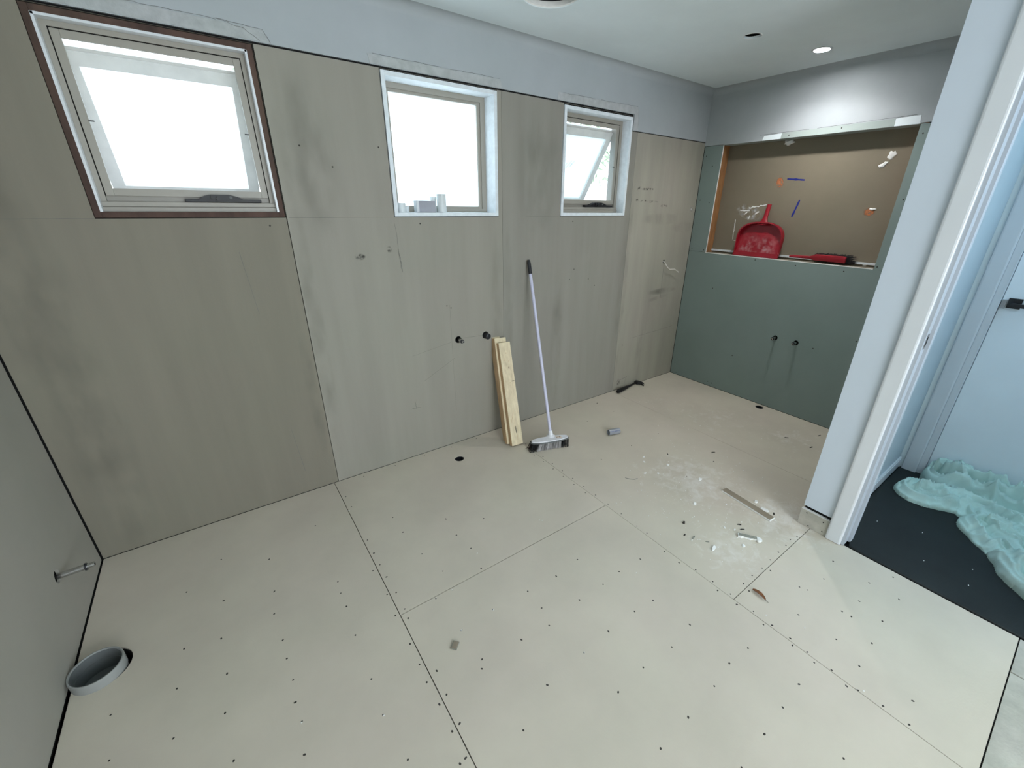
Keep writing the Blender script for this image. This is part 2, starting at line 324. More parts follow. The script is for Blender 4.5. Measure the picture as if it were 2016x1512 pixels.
# ------------------------------------------------------------------ back wall
def hole(wd, g=0): return rect(wd[0] - g, wd[1] + g, wd[2] - g, wd[3] + g)
wb = plate('wall_back', 'back', rect(-.15, 4.6, -.05, H + .1), [hole(W1), hole(W2), hole(W3), circle(1.919, .754, .022), circle(2.122, .749, .024), circle(3.955, 1.119, .018)], .010, .135, 'black', **S)
TOP = 2.156
tap_b = circle(1.917, .752, .023, 20); wst_b = circle(2.122, .749, .025, 20)
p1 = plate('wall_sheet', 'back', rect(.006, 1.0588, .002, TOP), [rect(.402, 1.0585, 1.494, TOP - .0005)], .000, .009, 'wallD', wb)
p2 = plate('wall_sheet', 'back', [(1.0615, .002), (2.2675, .002), (2.2675, TOP), (1.0625, TOP)], [rect(1.576, 2.239, 1.494, TOP - .0005), tap_b, wst_b], .000, .009, 'wall', wb)
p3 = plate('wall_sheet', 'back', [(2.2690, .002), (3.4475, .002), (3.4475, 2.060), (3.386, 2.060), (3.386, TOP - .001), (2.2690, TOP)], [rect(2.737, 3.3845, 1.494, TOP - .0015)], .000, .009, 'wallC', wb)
p4 = plate('wall_sheet', 'back', [(3.4492, .002), (4.299, .002), (4.299, 2.058), (3.4492, 2.060)], [circle(3.955, 1.119, .016, 20)], .000, .009, 'wallT', wb)
for p in (p1, p2): pass
band = plate('plaster_band', 'back', [(0, 2.164), (3.392, 2.164), (3.392, 2.0655), (4.301, 2.0645), (4.301, H - .045), (0, H - .045)], [], -.002, .009, 'band', wb)
def rough_patch(pts, parent, fr='back', d=-.0035, base=-.002, name='plaster_patch', m='plaster'):
    out = []
    for i, a in enumerate(pts):
        b = pts[(i + 1) % len(pts)]; L = math.dist(a, b); k = max(1, int(L / .018))
        for j in range(k):
            t = j / k; jit = .0012 if 0 < j else .0006
            out.append((a[0] + (b[0] - a[0]) * t + random.uniform(-jit, jit), a[1] + (b[1] - a[1]) * t + random.uniform(-jit, jit)))
    return plate(name, fr, out, [], d, base, m, parent)
rough_patch([(.30, 2.167), (1.128, 2.167), (1.106, 2.208), (.30, 2.212)], wb)
rough_patch([(1.535, 2.167), (2.275, 2.167), (2.262, 2.206), (1.527, 2.204)], wb)
rough_patch([(2.680, 2.167), (3.394, 2.167), (3.394, 2.068), (3.446, 2.068), (3.428, 2.212), (2.683, 2.204)], wb)
# dark ragged crack lines round the patches
for a, b, n in [((1.09, 2.17), (1.04, 2.20), 5), ((1.04, 2.20), (.95, 2.215), 6), ((.95, 2.213), (.62, 2.213), 12), ((1.128, 2.168), (1.108, 2.208), 4), ((1.108, 2.209), (.95, 2.216), 8),
                ((1.55, 2.206), (1.9, 2.207), 12), ((1.95, 2.208), (2.26, 2.209), 14), ((2.72, 2.206), (3.0, 2.208), 12), ((3.05, 2.209), (3.42, 2.214), 14), ((3.428, 2.21), (3.44, 2.10), 8)]:
    line_mark('crack', 'back', a, b, .0016, -.0042, 'pencil', wb, .0018, n)
# cove between walls and ceiling
def cove(name, along, m='band', r=.045):
    bm = bmesh.new(); n = 8; prof = []
    for i in range(n + 1):
        a = pi / 2 * i / n; prof.append((r - r * cos(a), H - r + r * sin(a)))   # distance from wall, height
    prof += [(-.004, H + .002), (-.004, H - r)]
    A = [bm.verts.new(along(0, d, z)) for d, z in prof]; B = [bm.verts.new(along(1, d, z)) for d, z in prof]
    k = len(prof)
    for i in range(k): bm.faces.new((A[i], A[(i + 1) % k], B[(i + 1) % k], B[i]))
    return from_bm(name, bm, m, None, True, **S)
cove('trim_1', lambda t, d, z: (t * (W - .0), -.002 - d, z))
cove('trim_2', lambda t, d, z: (W - .003 - d, -1.80 * t, z))
# seam fill, pencil lines, stains on the sheets
line_mark('pencil_mark', 'back', (1.575, 1.462), (1.583, 1.31), .002, -.0006, 'pencil', p2, .003, 8)
line_mark('pencil_mark', 'back', (1.583, 1.31), (1.588, 1.205), .003, -.0006, 'pencil', p2, .005, 8)
line_mark('pencil_mark', 'back', (1.578, 1.33), (1.594, 1.215), .002, -.0006, 'pencil', p2, .003, 8)
line_mark('pencil_mark', 'back', (1.94, .757), (2.10, .752), .0018, -.0006, 'pencil', p2, .0004)
line_mark('pencil_mark', 'back', (1.66, .52), (1.885, .632), .0016, -.0006, 'pencil', p2, .0015)
line_mark('pencil_mark', 'back', (1.07, 1.494), (1.572, 1.494), .0014, -.0006, 'pencil', p2, .0003)
line_mark('pencil_mark', 'back', (2.45, 1.494), (2.735, 1.494), .0012, -.0006, 'pencil', p3, .0003)
line_mark('pencil_mark', 'back', (.16, 1.494), (.40, 1.494), .0018, -.0006, 'pencil', p1, .0008)
line_mark('pencil_mark', 'back', (.84, 1.35), (.86, 1.06), .0016, -.0006, 'pencil', p1, .001)
line_mark('pencil_mark', 'back', (.88, .42), (.90, .14), .0016, -.0006, 'pencil', p1, .001)
line_mark('pencil_mark', 'back', (1.60, .70), (1.86, .742), .0012, -.0006, 'pencil', p2, .001)
line_mark('pencil_mark', 'back', (1.87, .985), (1.872, .25), .0012, -.0006, 'pencil', p2, .001, 10)
line_mark('pencil_mark', 'back', (3.957, 1.105), (3.972, .80), .003, -.0006, 'pencil', p4, .002, 10)
line_mark('pencil_mark', 'back', (3.52, .085), (3.63, .10), .003, -.0006, 'pencil', p4, .003, 6)
line_mark('pencil_mark', 'back', (3.62, .10), (3.60, .02), .002, -.0006, 'pencil', p4, .002, 4)
line_mark('pencil_mark', 'back', (3.65, .475), (4.22, .50), .0018, -.0006, 'pencil', p4, .002, 10)
line_mark('pencil_mark', 'back', (1.588, .395), (1.59, .35), .003, -.0006, 'pencil', p2, .002)
line_mark('pencil_mark', 'back', (1.565, .352), (1.62, .345), .003, -.0006, 'pencil', p2, .002)
for i, (u, v, a, b, m, pp, r) in enumerate([
        (3.525, 1.690, .022, .022, 'stainB', p4, 0), (3.63, 1.69, .09, .010, 'stainB', p4, .02), (3.515, 1.60, .020, .022, 'stainB', p4, 0), (3.60, 1.60, .05, .014, 'stainB', p4, 0),
        (3.71, 1.60, .07, .010, 'stainB', p4, 0), (3.86, 1.57, .06, .012, 'stainB', p4, 0), (3.98, .86, .22, .03, 'grime', p4, 0), (3.90, .80, .2, .02, 'stain', p4, .1),
        (3.85, 1.47, .3, .05, 'stain', p4, 0), (4.16, 1.40, .2, .05, 'stain', p4, 0), (3.52, .07, .03, .03, 'stainB', p4, 0), (3.47, 1.0, .03, 1.0, 'stain', p4, 0), (3.52, .42, .012, .016, 'stainB', p4, 0),
        (4.25, 1.55, .03, .03, 'pale', p4, 0), (3.75, .3, .05, .3, 'stain', p4, 0),
        (1.10, .9, .045, .85, 'stain', p2, 0), (1.02, .6, .03, .6, 'stain', p1, 0), (2.22, .95, .05, .5, 'stain', p2, 0), (2.31, .9, .04, .6, 'stain', p3, 0), (1.37, 1.30, .03, .02, 'stainB', p2, 0), (1.53, 1.33, .015, .02, 'stainB', p2, 0),
        (3.42, 1.15, .03, .9, 'stain', p3, 0), (2.75, .6, .06, .6, 'stain', p3, 0), (2.95, 1.7, .0, .0, 'stain', p3, 0), (2.55, 1.75, .2, .4, 'stain', p3, 0), (.15, .9, .14, 1.1, 'stain', p1, 0), (1.2, 1.75, .14, .38, 'stain', p2, 0)]):
    if a > 0: stain('smudge', 'back', u, v, a, b, -.0004 - .00002 * i, m, pp, r)
bm = bmesh.new()
for u, v in [(1.851, .981), (1.878, .965), (2.855, 1.058), (3.048, 1.046), (2.895, 1.129), (1.533, 1.82), (1.30, 1.72), (1.17, 1.80), (.985, 1.46), (1.72, 1.46), (2.86, 1.46), (1.60, 1.78), (2.52, 1.02), (3.12, .99)]:
    bmesh.ops.create_cone(bm, cap_ends=True, segments=8, radius1=.0042, radius2=.0036, depth=.0006, matrix=Matrix.Translation((u, -.0004, v)) @ Matrix.Rotation(pi / 2, 4, 'X'))
from_bm('screw_head', bm, 'dark', wb, kind='stuff')

# ------------------------------------------------------------------ windows
def ring_bm(bm, x0, x1, z0, z1, wd, y0, y1, mx=None, wb_=None, wt=None):
    wb_ = wd if wb_ is None else wb_; wt = wd if wt is None else wt
    bx(bm, x0, x0 + wd, y0, y1, z0, z1, mx); bx(bm, x1 - wd, x1, y0, y1, z0, z1, mx)
    bx(bm, x0 + wd, x1 - wd, y0, y1, z0, z0 + wb_, mx); bx(bm, x0 + wd, x1 - wd, y0, y1, z1 - wt, z1, mx)
def liner(parent, wd, t, m, y0, y1):
    x0, x1, z0, z1 = wd
    for a in [(x0, x0 + t, y0, y1, z0, z1), (x1 - t, x1, y0, y1, z0, z1), (x0 + t, x1 - t, y0, y1, z0, z0 + t), (x0 + t, x1 - t, y0, y1, z1 - t, z1)]:
        box('lining_board', *a, m, parent, .001)
def awning(name, wd, t, D, timber):
    x0, x1, z0, z1 = wd
    me = bpy.data.meshes.new(name)
    bm = bmesh.new()
    ix0, ix1, iz0, iz1 = x0 + t, x1 - t, z0 + t, z1 - t
    # outer frame
    ring_bm(bm, ix0, ix1, iz0, iz1, .024, D, D + .085, None, .037, .024)
    win = from_bm(name, bm, 'frame', None, **S)
    liner(win, wd, t, 'timberD' if timber else 'liner', -.006 if not timber else -.001, .13)
    if timber:
        for a in [(ix0 - .001, ix0 + .007, -.0012, D + .01, iz0 + .0, iz1), (ix1 - .007, ix1 + .001, -.0012, D + .01, iz0, iz1), (ix0, ix1, -.0012, D + .01, iz1 - .007, iz1 + .001)]:
            box('reveal_strip', *a, 'trim', win)
    # sill nose with its groove
    box('frame_sill', ix0, ix1, D - .014, D + .002, iz0, iz0 + .0175, 'frame', win, .0012)
    box('frame_sill', ix0, ix1, D - .010, D + .002, iz0 + .0195, iz0 + .037, 'frame', win, .0012)
    # insect screen frame
    sx0, sx1, sz0, sz1 = ix0 + .027, ix1 - .027, iz0 + .058, iz1 - .027
    sfr = [('screen_stile', (sx0, sx0 + .025, D + .004, D + .016, sz0, sz1)), ('screen_stile', (sx1 - .025, sx1, D + .004, D + .016, sz0, sz1)),
           ('screen_rail', (sx0 + .025, sx1 - .025, D + .004, D + .016, sz0, sz0 + .027)), ('screen_rail', (sx0 + .025, sx1 - .025, D + .004, D + .016, sz1 - .025, sz1))]
    for n, a in sfr: box(n, *a, 'frame', win, .001)
    mp = bpy.data.meshes.new('insect_screen'); y = D + .012
    mp.from_pydata([(sx0 + .02, y, sz0 + .02), (sx1 - .02, y, sz0 + .02), (sx1 - .02, y, sz1 - .02), (sx0 + .02, y, sz1 - .02)], [], [(0, 1, 2, 3)])
    link('insect_screen', mp, 'mesh', win)
    # black ring painted in for the shadow in the groove between frame and screen
    bm = bmesh.new(); ring_bm(bm, ix0 + .0235, ix1 - .0235, sz0 - .0, iz1 - .0235, .004, D + .006, D + .02); from_bm('groove_shadow', bm, 'black', win)
    box('recess', ix0 + .024, ix1 - .024, D + .02, D + .05, iz0 + .037, sz0, 'frame', win)
    for px in (sx0 + .025, sx1 - .025):
        s = 1 if px < (x0 + x1) / 2 else -1
        box('screen_clip', px - .002, px + s * .014 if s > 0 else px + .002, D + .001, D + .005, 1.828, 1.832, 'winder', win) if s > 0 else box('screen_clip', px - .014, px + .002, D + .001, D + .005, 1.828, 1.832, 'winder', win)
    # open sash, top hung on friction stays, bottom pushed out
    ang = radians(32); Y0 = .148; ZT = iz1 - .062
    mx = Matrix.Translation((0, Y0, ZT)) @ Matrix.Rotation(ang, 4, 'X')
    ax0, ax1, h = ix0 + .017, ix1 - .017, .565
    sash = empty('sash', (0, 0, 0), '', ''); del sash['label']; del sash['category']; sash.parent = win
    bm = bmesh.new(); ring_bm(bm, ax0, ax1, -h, 0, .046, -.012, .018, None, .045, .048); bm.transform(mx)
    bx(bm, ax0 - .006, ax1 + .006, .000, .018, -.006, .010, mx)
    from_bm('sash_frame', bm, 'alu', sash)
    bm = bmesh.new(); bx(bm, ax0 + .03, ax1 - .03, .000, .005, -h + .035, -.04, mx); from_bm('sash_pane', bm, 'glass' if timber else 'glassT', sash)
    for ex in (ax0 - .004, ax1 + .001):
        a = Vector((ex, D + .075, ZT - .02)); b = mx @ Vector((ex, 0, -.32))
        bm = bmesh.new(); q = (b - a); cyl_bm(bm, a, b, .004, seg=6); from_bm('stay_arm', bm, 'steel', sash)
    # winder
    wx0, wx1 = ix1 - .338, ix1 - .06; zz = iz0 + .038; yy = D - .020
    wd_ = empty('winder', (0, 0, 0), '', ''); del wd_['label']; del wd_['category']; wd_.parent = win
    box('winder_body', wx0, wx1, yy - .002, D + .012, zz, zz + .013, 'winder', wd_, .002)
    bm = bmesh.new(); n = 16; cx = (wx0 + wx1) / 2 - .01; hw = .085
    prof = [(-hw, 0), (-hw * .72, .014), (-hw * .45, .020), (hw * .35, .020), (hw * .7, .013), (hw, 0)]
    A = [bm.verts.new((cx + a, yy - .006, zz + .011 + b)) for a, b in prof]; B = [bm.verts.new((cx + a, D + .008, zz + .011 + b)) for a, b in prof]
    bm.faces.new(A[::-1]); bm.faces.new(B)
    for i in range(len(prof)): j = (i + 1) % len(prof); bm.faces.new((A[i], A[j], B[j], B[i]))
    bmesh.ops.bevel(bm, geom=bm.edges[:], offset=.002, segments=2, affect='EDGES')
    from_bm('winder_cover', bm, 'winder', wd_, True)
    cyl('winder_knob', (cx - .03, yy - .014, zz + .02), (cx - .03, yy - .002, zz + .02), .009, 'winder', wd_)
    cyl('winder_knob', (cx - .01, yy - .020, zz + .014), (cx - .01, yy - .002, zz + .014), .010, 'winder', wd_)
    cyl('winder_lock', (cx + .035, yy - .010, zz + .02), (cx + .035, yy - .004, zz + .02), .006, 'bumper', wd_)
    return win
w1 = awning('window_1', W1, .0215, .040, True)
w3 = awning('window_3', W3, .020, .072, False)
# palm smears and specks of dust on the far right sash pane
M['smear'] = smudge('dust_smear', (.9, .92, .93), .8, 30, .3, .6)
sh3 = [o for o in w3.children if o.name.startswith('sash')][0]
mx3 = Matrix.Translation((0, .148, W3[3] - .02 - .062)) @ Matrix.Rotation(radians(32), 4, 'X')
def smear(u, v, ru, rv, rot):
    o = stain('dust_smear', 'back', 0, 0, ru, rv, 0, 'smear', sh3, rot); o.data.transform(mx3 @ Matrix.Translation((u, -.0012, v)))
for k in range(6): smear(2.93 + .028 * k, -.30 - .008 * (k % 3) + .012 * k, .008, .045, -.55)
for k in range(14): smear(random.uniform(2.84, 2.93), random.uniform(-.47, -.40), .006, .006, 0)
# fixed middle window
bm = bmesh.new(); a0, a1, b0, b1 = W2[0] + .02, W2[1] - .02, W2[2] + .02, W2[3] - .02
ring_bm(bm, a0, a1, b0, b1, .030, .100, .132, None, .020, .026)
w2 = from_bm('window_2', bm, 'frame', None, **S)
bm = bmesh.new(); ring_bm(bm, a0 + .030, a1 - .030, b0 + .020, b1 - .026, .018, .108, .132, None, .014, .014); from_bm('glazing_bead', bm, 'frame', w2)
liner(w2, W2, .020, 'liner', -.006, .134)
box('window_pane', a0 + .045, a1 - .045, .118, .124, b0 + .03, b1 - .035, 'glass', w2)
# sill clutter in the middle window
zs = W2[2] + .02
def tube_thing(name, x, y, r, h, m, label, cat, wall=.003):
    t = empty(name, (x, y, zs), label, cat)
    bm = pipe_bm(r, r - wall, h); from_bm('tube_wall', bm, m, t, True); return t
t = tube_thing('pipe_coupling', 1.640, .048, .0225, .048, 'pvcW', 'short white pipe coupling at the left end of the middle window sill', 'coupling')
bm = bmesh.new(); lathe(bm, [(.0225, .020), (.0238, .020), (.0238, .028), (.0225, .028)], 36); from_bm('stop_ring', bm, 'pvcW', t, True)
t = tube_thing('small_cup', 1.681, .078, .013, .030, 'pvcW', 'tiny white plastic cup on the sill between the short coupling and the cardboard box', 'cup')
bm = bmesh.new(); lathe(bm, [(.0001, .0285), (.013, .0285), (.0145, .031), (.0145, .033), (.0001, .033)], 24); from_bm('cup_rim', bm, 'pvcW', t, True)
t = empty('cardboard_box', (1.775, .045, zs), 'small grey and white cardboard carton on the middle window sill', 'box', rot=(0, 0, radians(-8)))
box('carton', -.052, .052, -.026, .040, 0, .060, 'card', t, .001); box('carton_face', -.0385, .0525, -.0272, -.0255, .001, .0595, 'cardG', t, label='grey front face')
box('carton_flap', -.052, .050, -.0268, .038, .0598, .0612, 'card', t)
t = tube_thing('pipe_length', 1.880, .046, .0265, .098, 'pvcW', 'tall white pipe offcut standing right of the carton on the window sill', 'pipe')
bm = bmesh.new(); lathe(bm, [(.0265, .088), (.0272, .090), (.0272, .098), (.0265, .098)], 36); from_bm('pipe_rim', bm, 'pvcW', t, True)
t = tube_thing('pipe_elbow', 1.849, .088, .016, .082, 'pvcW', 'white fitting half hidden behind the tall pipe offcut on the sill', 'fitting')
bm = bmesh.new(); lathe(bm, [(.016, .066), (.019, .066), (.019, .084), (.016, .084)], 24); from_bm('fitting_collar', bm, 'pvcW', t, True)

# ------------------------------------------------------------------ right (green) wall with its niche
NY0, NY1, NZ0, NZ1 = -1.415, -.169, 1.197, 2.028
wr = plate('wall_right', 'right', rect(-1.95, .02, -.05, H + .1), [rect(NY0 - .03, NY1 + .03, NZ0 - .03, NZ1 + .03)], W + .014, W + .12, 'black', **S)
TB = circle(-.915, .594, .0195, 20); TC = circle(-1.074, .592, .0195, 20)
plate('green_board', 'right', [(-.004, .002), (-.004, 1.1965), (-1.81, 1.1925), (-1.81, .002)], [TB, TC], W, W + .012, 'green', wr)
plate('green_board', 'right', [(-.004, 1.1985), (-.004, 2.031), (NY1, 2.031), (NY1, 1.1985)], [], W, W + .012, 'green', wr)
plate('green_board', 'right', [(NY0, 1.1945), (NY0, 2.031), (-1.81, 2.031), (-1.81, 1.1945)], [], W, W + .012, 'green', wr)
plate('plaster_band', 'right', [(0, 2.034), (NY1, 2.034), (NY1, 2.030), (NY0, 2.030), (NY0, 2.036), (-1.81, 2.036), (-1.81, H - .045), (0, H - .045)], [], W - .002, W + .012, 'band', wr)
rough_patch([(-.615, 2.031), (-1.286, 2.032), (-1.284, 2.073), (-.617, 2.067)], wr, 'right', W - .0035, W - .002, m='greenL')
line_mark('crack', 'right', (-.46, 2.069), (-.80, 2.071), .002, W - .0045, 'dark', wr, .0005, 6)
line_mark('crack', 'right', (-.85, 2.071), (-1.39, 2.082), .0016, W - .0045, 'dark', wr, .0006, 10)
rough_patch([(-.48, 2.031), (-.615, 2.031), (-.616, 2.066), (-.49, 2.060)], wr, 'right', W - .0032, W - .002, m='paint')
rough_patch([(-1.286, 2.032), (-1.412, 2.033), (-1.405, 2.078), (-1.284, 2.073)], wr, 'right', W - .0032, W - .002, m='paint')
ND = .098
nb = plate('niche_back', 'right', rect(NY0 - .03, NY1 + .03, NZ0 - .03, NZ1 + .03), [], W + ND, W + ND + .01, 'paper', wr)
box('niche_stud', W + .010, W + ND, NY1, NY1 + .035, NZ0 - .02, NZ1 + .02, 'stud', wr)
box('niche_stud', W + .010, W + ND, NY0 - .035, NY0, NZ0 - .02, NZ1 + .02, 'stud', wr)
box('niche_head', W + .010, W + ND, NY0, NY1, NZ1 + .002, NZ1 + .03, 'greenL', wr)
box('niche_ledge', W + .002, W + ND, NY0, NY1, NZ0 - .03, NZ0 - .001, 'paper', wr)
box('ledge_edge', W - .0012, W + .006, NY0 + .005, NY1 - .0, NZ0 - .006, NZ0 - .0005, 'white', wr)
box('board_edge', W - .0008, W + .010, NY1 - .0018, NY1 - .0002, NZ0 - .002, NZ1, 'white', wr)
box('cove_bead', W + ND - .012, W + ND, NY0, NY1, NZ0 + .012, NZ0 + .026, 'liner', wr)
xb = W + ND - .0006
line_mark('marker_line', 'right', (-.681, 1.768), (-.806, 1.757), .015, xb, 'blue', nb, .0004)
line_mark('marker_line', 'right', (-.806, 1.622), (-.777, 1.503), .015, xb, 'blue', nb, .0004)
stain('crayon_mark', 'right', -.632, 1.745, .030, .042, xb, 'orange', nb, -.3)
stain('crayon_mark', 'right', -1.262, 1.545, .036, .030, xb, 'orange', nb)
def blob(name, cu, cv, ru, rv, parent, dpt=.006, m='white', rot=0):
    bm = bmesh.new(); bmesh.ops.create_icosphere(bm, subdivisions=3, radius=1)
    for v in bm.verts:
        k = 1 + .25 * sin(5 * v.co.y + 2 * v.co.z) * cos(4 * v.co.z + cu * 30); p = v.co * k
        a, b = p.y * ru, p.z * rv; v.co = Vector((W + ND - p.x * dpt, cu + a * cos(rot) - b * sin(rot), cv + a * sin(rot) + b * cos(rot)))
    from_bm(name, bm, m, parent, True)
blob('adhesive_blob', -1.291, 1.882, .022, .026, nb); blob('adhesive_blob', -1.259, 1.828, .026, .013, nb, rot=-.6); blob('adhesive_blob', -1.275, 1.563, .020, .008, nb)
blob('adhesive_blob', -.635, 2.012, .035, .018, nb, .02); blob('adhesive_blob', -1.33, 1.205, .012, .008, nb)
for a, b, wd in [((-.333, 1.47), (-.341, 1.314), .006), ((-.335, 1.308), (-.40, 1.300), .003), ((-.43, 1.562), (-.57, 1.588), .010), ((-.36, 1.545), (-.44, 1.54), .006), ((-.40, 1.51), (-.43, 1.535), .008), ((-.44, 1.475), (-.452, 1.505), .010), ((-.49, 1.525), (-.52, 1.532), .012)]:
    line_mark('torn_paper', 'right', a, b, wd, xb, 'white', nb, wd * .5, 9)
stain('torn_patch', 'right', -.44, 1.53, .13, .06, xb + .0002, 'pale', nb, .3)
bm = bmesh.new()
for u, v in [(-.03, 1.96), (-.10, 1.88), (-.035, 1.62), (-.125, 1.60), (-.03, 1.22), (-.15, 1.215), (-.62, 1.175), (-.93, 1.165), (-1.25, 1.16), (-1.43, 1.21), (-1.45, 1.62), (-1.44, 1.98), (-.67, 2.048), (-1.0, 2.056), (-1.47, 1.17), (-.07, .02), (-.42, .04), (-.46, .035), (-.3, .9), (-.6, .35), (-1.2, .58), (-1.45, .7), (-.02, .48)]:
    bmesh.ops.create_cone(bm, cap_ends=True, segments=8, radius1=.0044, radius2=.0036, depth=.001, matrix=Matrix.Translation((W - .0006 if v < 2.03 else W - .004, u, v)) @ Matrix.Rotation(pi / 2, 4, 'Y'))
from_bm('screw_head', bm, 'dark', wr, kind='stuff')
# ------------------------------------------------------------------ left wall
wl = box('wall_left', -.16, -.035, YB, .1, -.05, H + .1, 'black', **S)
TL = circle(-.410, .260, .027, 20)
FR['left'] = lambda u, v, d: (d, u, v)
plate('wall_sheet', 'left', [(-.0075, .003), (-.0055, 1.15), (-.0090, 2.16), (-1.19, 2.16), (-1.19, .003)], [TL], -.010, 0, 'wallB', wl)
plate('wall_sheet', 'left', rect(YB, -1.192, .003, 2.16), [], -.010, 0, 'wallB', wl)
plate('plaster_band', 'left', rect(YB, -.002, 2.166, H), [], -.010, .001, 'band', wl)
# ------------------------------------------------------------------ ceiling
HB = (2.226, -.485); HS = (3.408, -.783)
ce = plate('ceiling', 'floor', rect(-.15, 4.45, YB - .1, .02), [circle(HB[0], HB[1], .1305, 40), circle(HS[0], HS[1], .045, 28), circle(3.93, -.928, .040)], H, H + .012, 'paint', **S)
plate('ceiling_void', 'floor', rect(-.15, 4.45, YB - .1, .02), [], H + .20, H + .22, 'black', ce)
for a in [(-.15, -.12, YB - .1, .02), (4.42, 4.45, YB - .1, .02), (-.15, 4.45, 0, .02), (-.15, 4.45, YB - .1, YB - .07)]: box('void_side', *a, H + .012, H + .2, 'black', ce)
box('ceiling_batten', HB[0] - .3, HB[0] + .3, HB[1] + .07, HB[1] + .11, H + .05, H + .09, 'timberD', ce)
bm = bmesh.new(); lathe(bm, [(.130, 0), (.132, -.003), (.150, -.003), (.153, 0)], 48, Matrix.Translation((HB[0], HB[1], H))); from_bm('cut_ring', bm, 'paint', ce, True)
bm = bmesh.new(); lathe(bm, [(.131, .03), (.1312, 0), (.1305, -.0005), (.126, .004), (.127, .03)], 48, Matrix.Translation((HB[0], HB[1], H))); from_bm('hole_edge', bm, 'white', ce, True)
bm = bmesh.new(); lathe(bm, [(.127, .018), (.125, .05), (.128, .12)], 48, Matrix.Translation((HB[0], HB[1], H))); from_bm('duct_sleeve', bm, 'blackp', ce, True)
bm = bmesh.new(); lathe(bm, [(.045, 0), (.0475, -.0012), (.049, 0)], 32, Matrix.Translation((HS[0], HS[1], H))); from_bm('hole_edge', bm, 'white', ce, True)
def downlight(x, y, label, power):
    t = empty('downlight', (x, y, H), label, 'downlight')
    bm = bmesh.new(); lathe(bm, [(.038, .030), (.041, .002), (.043, -.004), (.052, -.004), (.055, -.001), (.055, .0005)], 40); from_bm('bezel', bm, 'trim', t, True)
    bm = bmesh.new(); lathe(bm, [(.0001, .0015), (.042, .0015), (.042, .004), (.0001, .004)], 40)
    from_bm('diffuser', bm, emis('lit_diffuser', (1, .99, 1), power / (pi * pi * .042 ** 2) * 1.0), t)
    return t
downlight(3.930, -.928, 'lit round downlight in the ceiling near the green wall', LAMP1)
downlight(1.45, -2.35, 'lit round downlight in the ceiling over the photographer', LAMP2)
# ------------------------------------------------------------------ partition with doorway, hall
X0 = 2.985
M['nib'] = mat('nib_white_cool_light', (.62, .69, .77), .55, .015, 3, bump=.04, bscale=200)  # wall white toned down, the cool light's blue mixed into the colour
wp = box('wall_partition', X0, X0 + .09, -1.990, -1.800, .118, H, 'nib', **S)
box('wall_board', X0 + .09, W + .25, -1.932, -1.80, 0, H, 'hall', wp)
box('bottom_plate', X0 + .012, X0 + .09, -1.985, -1.805, 0, .118, 'black', wp)
sk = box('sheet_offcut', X0 - .004, X0 + .006, -1.932, -1.796, .001, .096, 'floor2', wp, label='grey fibre cement strip at the foot of the wall')
box('sheet_edge', X0 - .0045, X0 + .012, -1.932, -1.796, .096, .0975, 'white', wp)
bm = bmesh.new()
for u, v in [(-1.825, .082), (-1.905, .074), (-1.848, .012), (-1.912, .020)]:
    bmesh.ops.create_cone(bm, cap_ends=True, segments=8, radius1=.0036, radius2=.003, depth=.001, matrix=Matrix.Translation((X0 - .0045, u, v)) @ Matrix.Rotation(pi / 2, 4, 'Y'))
from_bm('screw_head', bm, 'dark', wp, kind='stuff')
box('wall_board', X0, X0 + .09, YB, -2.86, 0, H, 'paint', wp)
box('wall_board', X0, X0 + .09, -2.86, -1.990, 2.37, H, 'paint', wp)
dr = empty('door_1', (0, 0, 0), '', ''); del dr['label']; del dr['category']; dr['kind'] = 'structure'
def architrave(xa, sgn, ya, yb, z1, parent, name='architrave'):
    """profiled board against plane x=xa, outer edge ya, inner edge yb"""
    s = 1 if yb > ya else -1; t = .015 * sgn; wdt = abs(yb - ya)
    prof = [(0, 0), (t * .6, 0), (t * .92, .004), (t, .010), (t, wdt - .008), (t * .9, wdt - .003), (t * .7, wdt), (0, wdt)]
    bm = bmesh.new(); A = [bm.verts.new((xa + a, ya + s * b, 0.003)) for a, b in prof]; B = [bm.verts.new((xa + a, ya + s * b, z1)) for a, b in prof]
    bm.faces.new(A); bm.faces.new(B[::-1]); k = len(prof)
    for i in range(k): bm.faces.new((A[i], A[(i + 1) % k], B[(i + 1) % k], B[i]))
    return from_bm(name, bm, 'trim', parent)
architrave(X0, -1, -1.931, -1.999, 2.40, dr)
architrave(X0, -1, -2.90, -2.832, 2.40, dr)
architrave(X0 + .09, 1, -1.934, -1.999, 2.40, dr)
box('architrave_head', X0 - .015, X0, -2.90, -1.931, 2.335, 2.402, 'trim', dr, .002)
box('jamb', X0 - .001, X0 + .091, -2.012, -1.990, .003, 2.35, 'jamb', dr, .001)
box('jamb', X0 - .001, X0 + .091, -2.86, -2.838, .003, 2.35, 'trim', dr, .001)
box('jamb_head', X0 - .001, X0 + .091, -2.86, -1.990, 2.33, 2.35, 'trim', dr, .001)
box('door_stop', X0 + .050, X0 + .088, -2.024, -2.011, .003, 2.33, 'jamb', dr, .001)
sp = box('strike_plate', X0 + .018, X0 + .043, -2.0135, -2.0115, 1.035, 1.098, 'steel', dr, .0006)
box('strike_hole', X0 + .024, X0 + .036, -2.0142, -2.0130, 1.047, 1.086, 'black', sp)
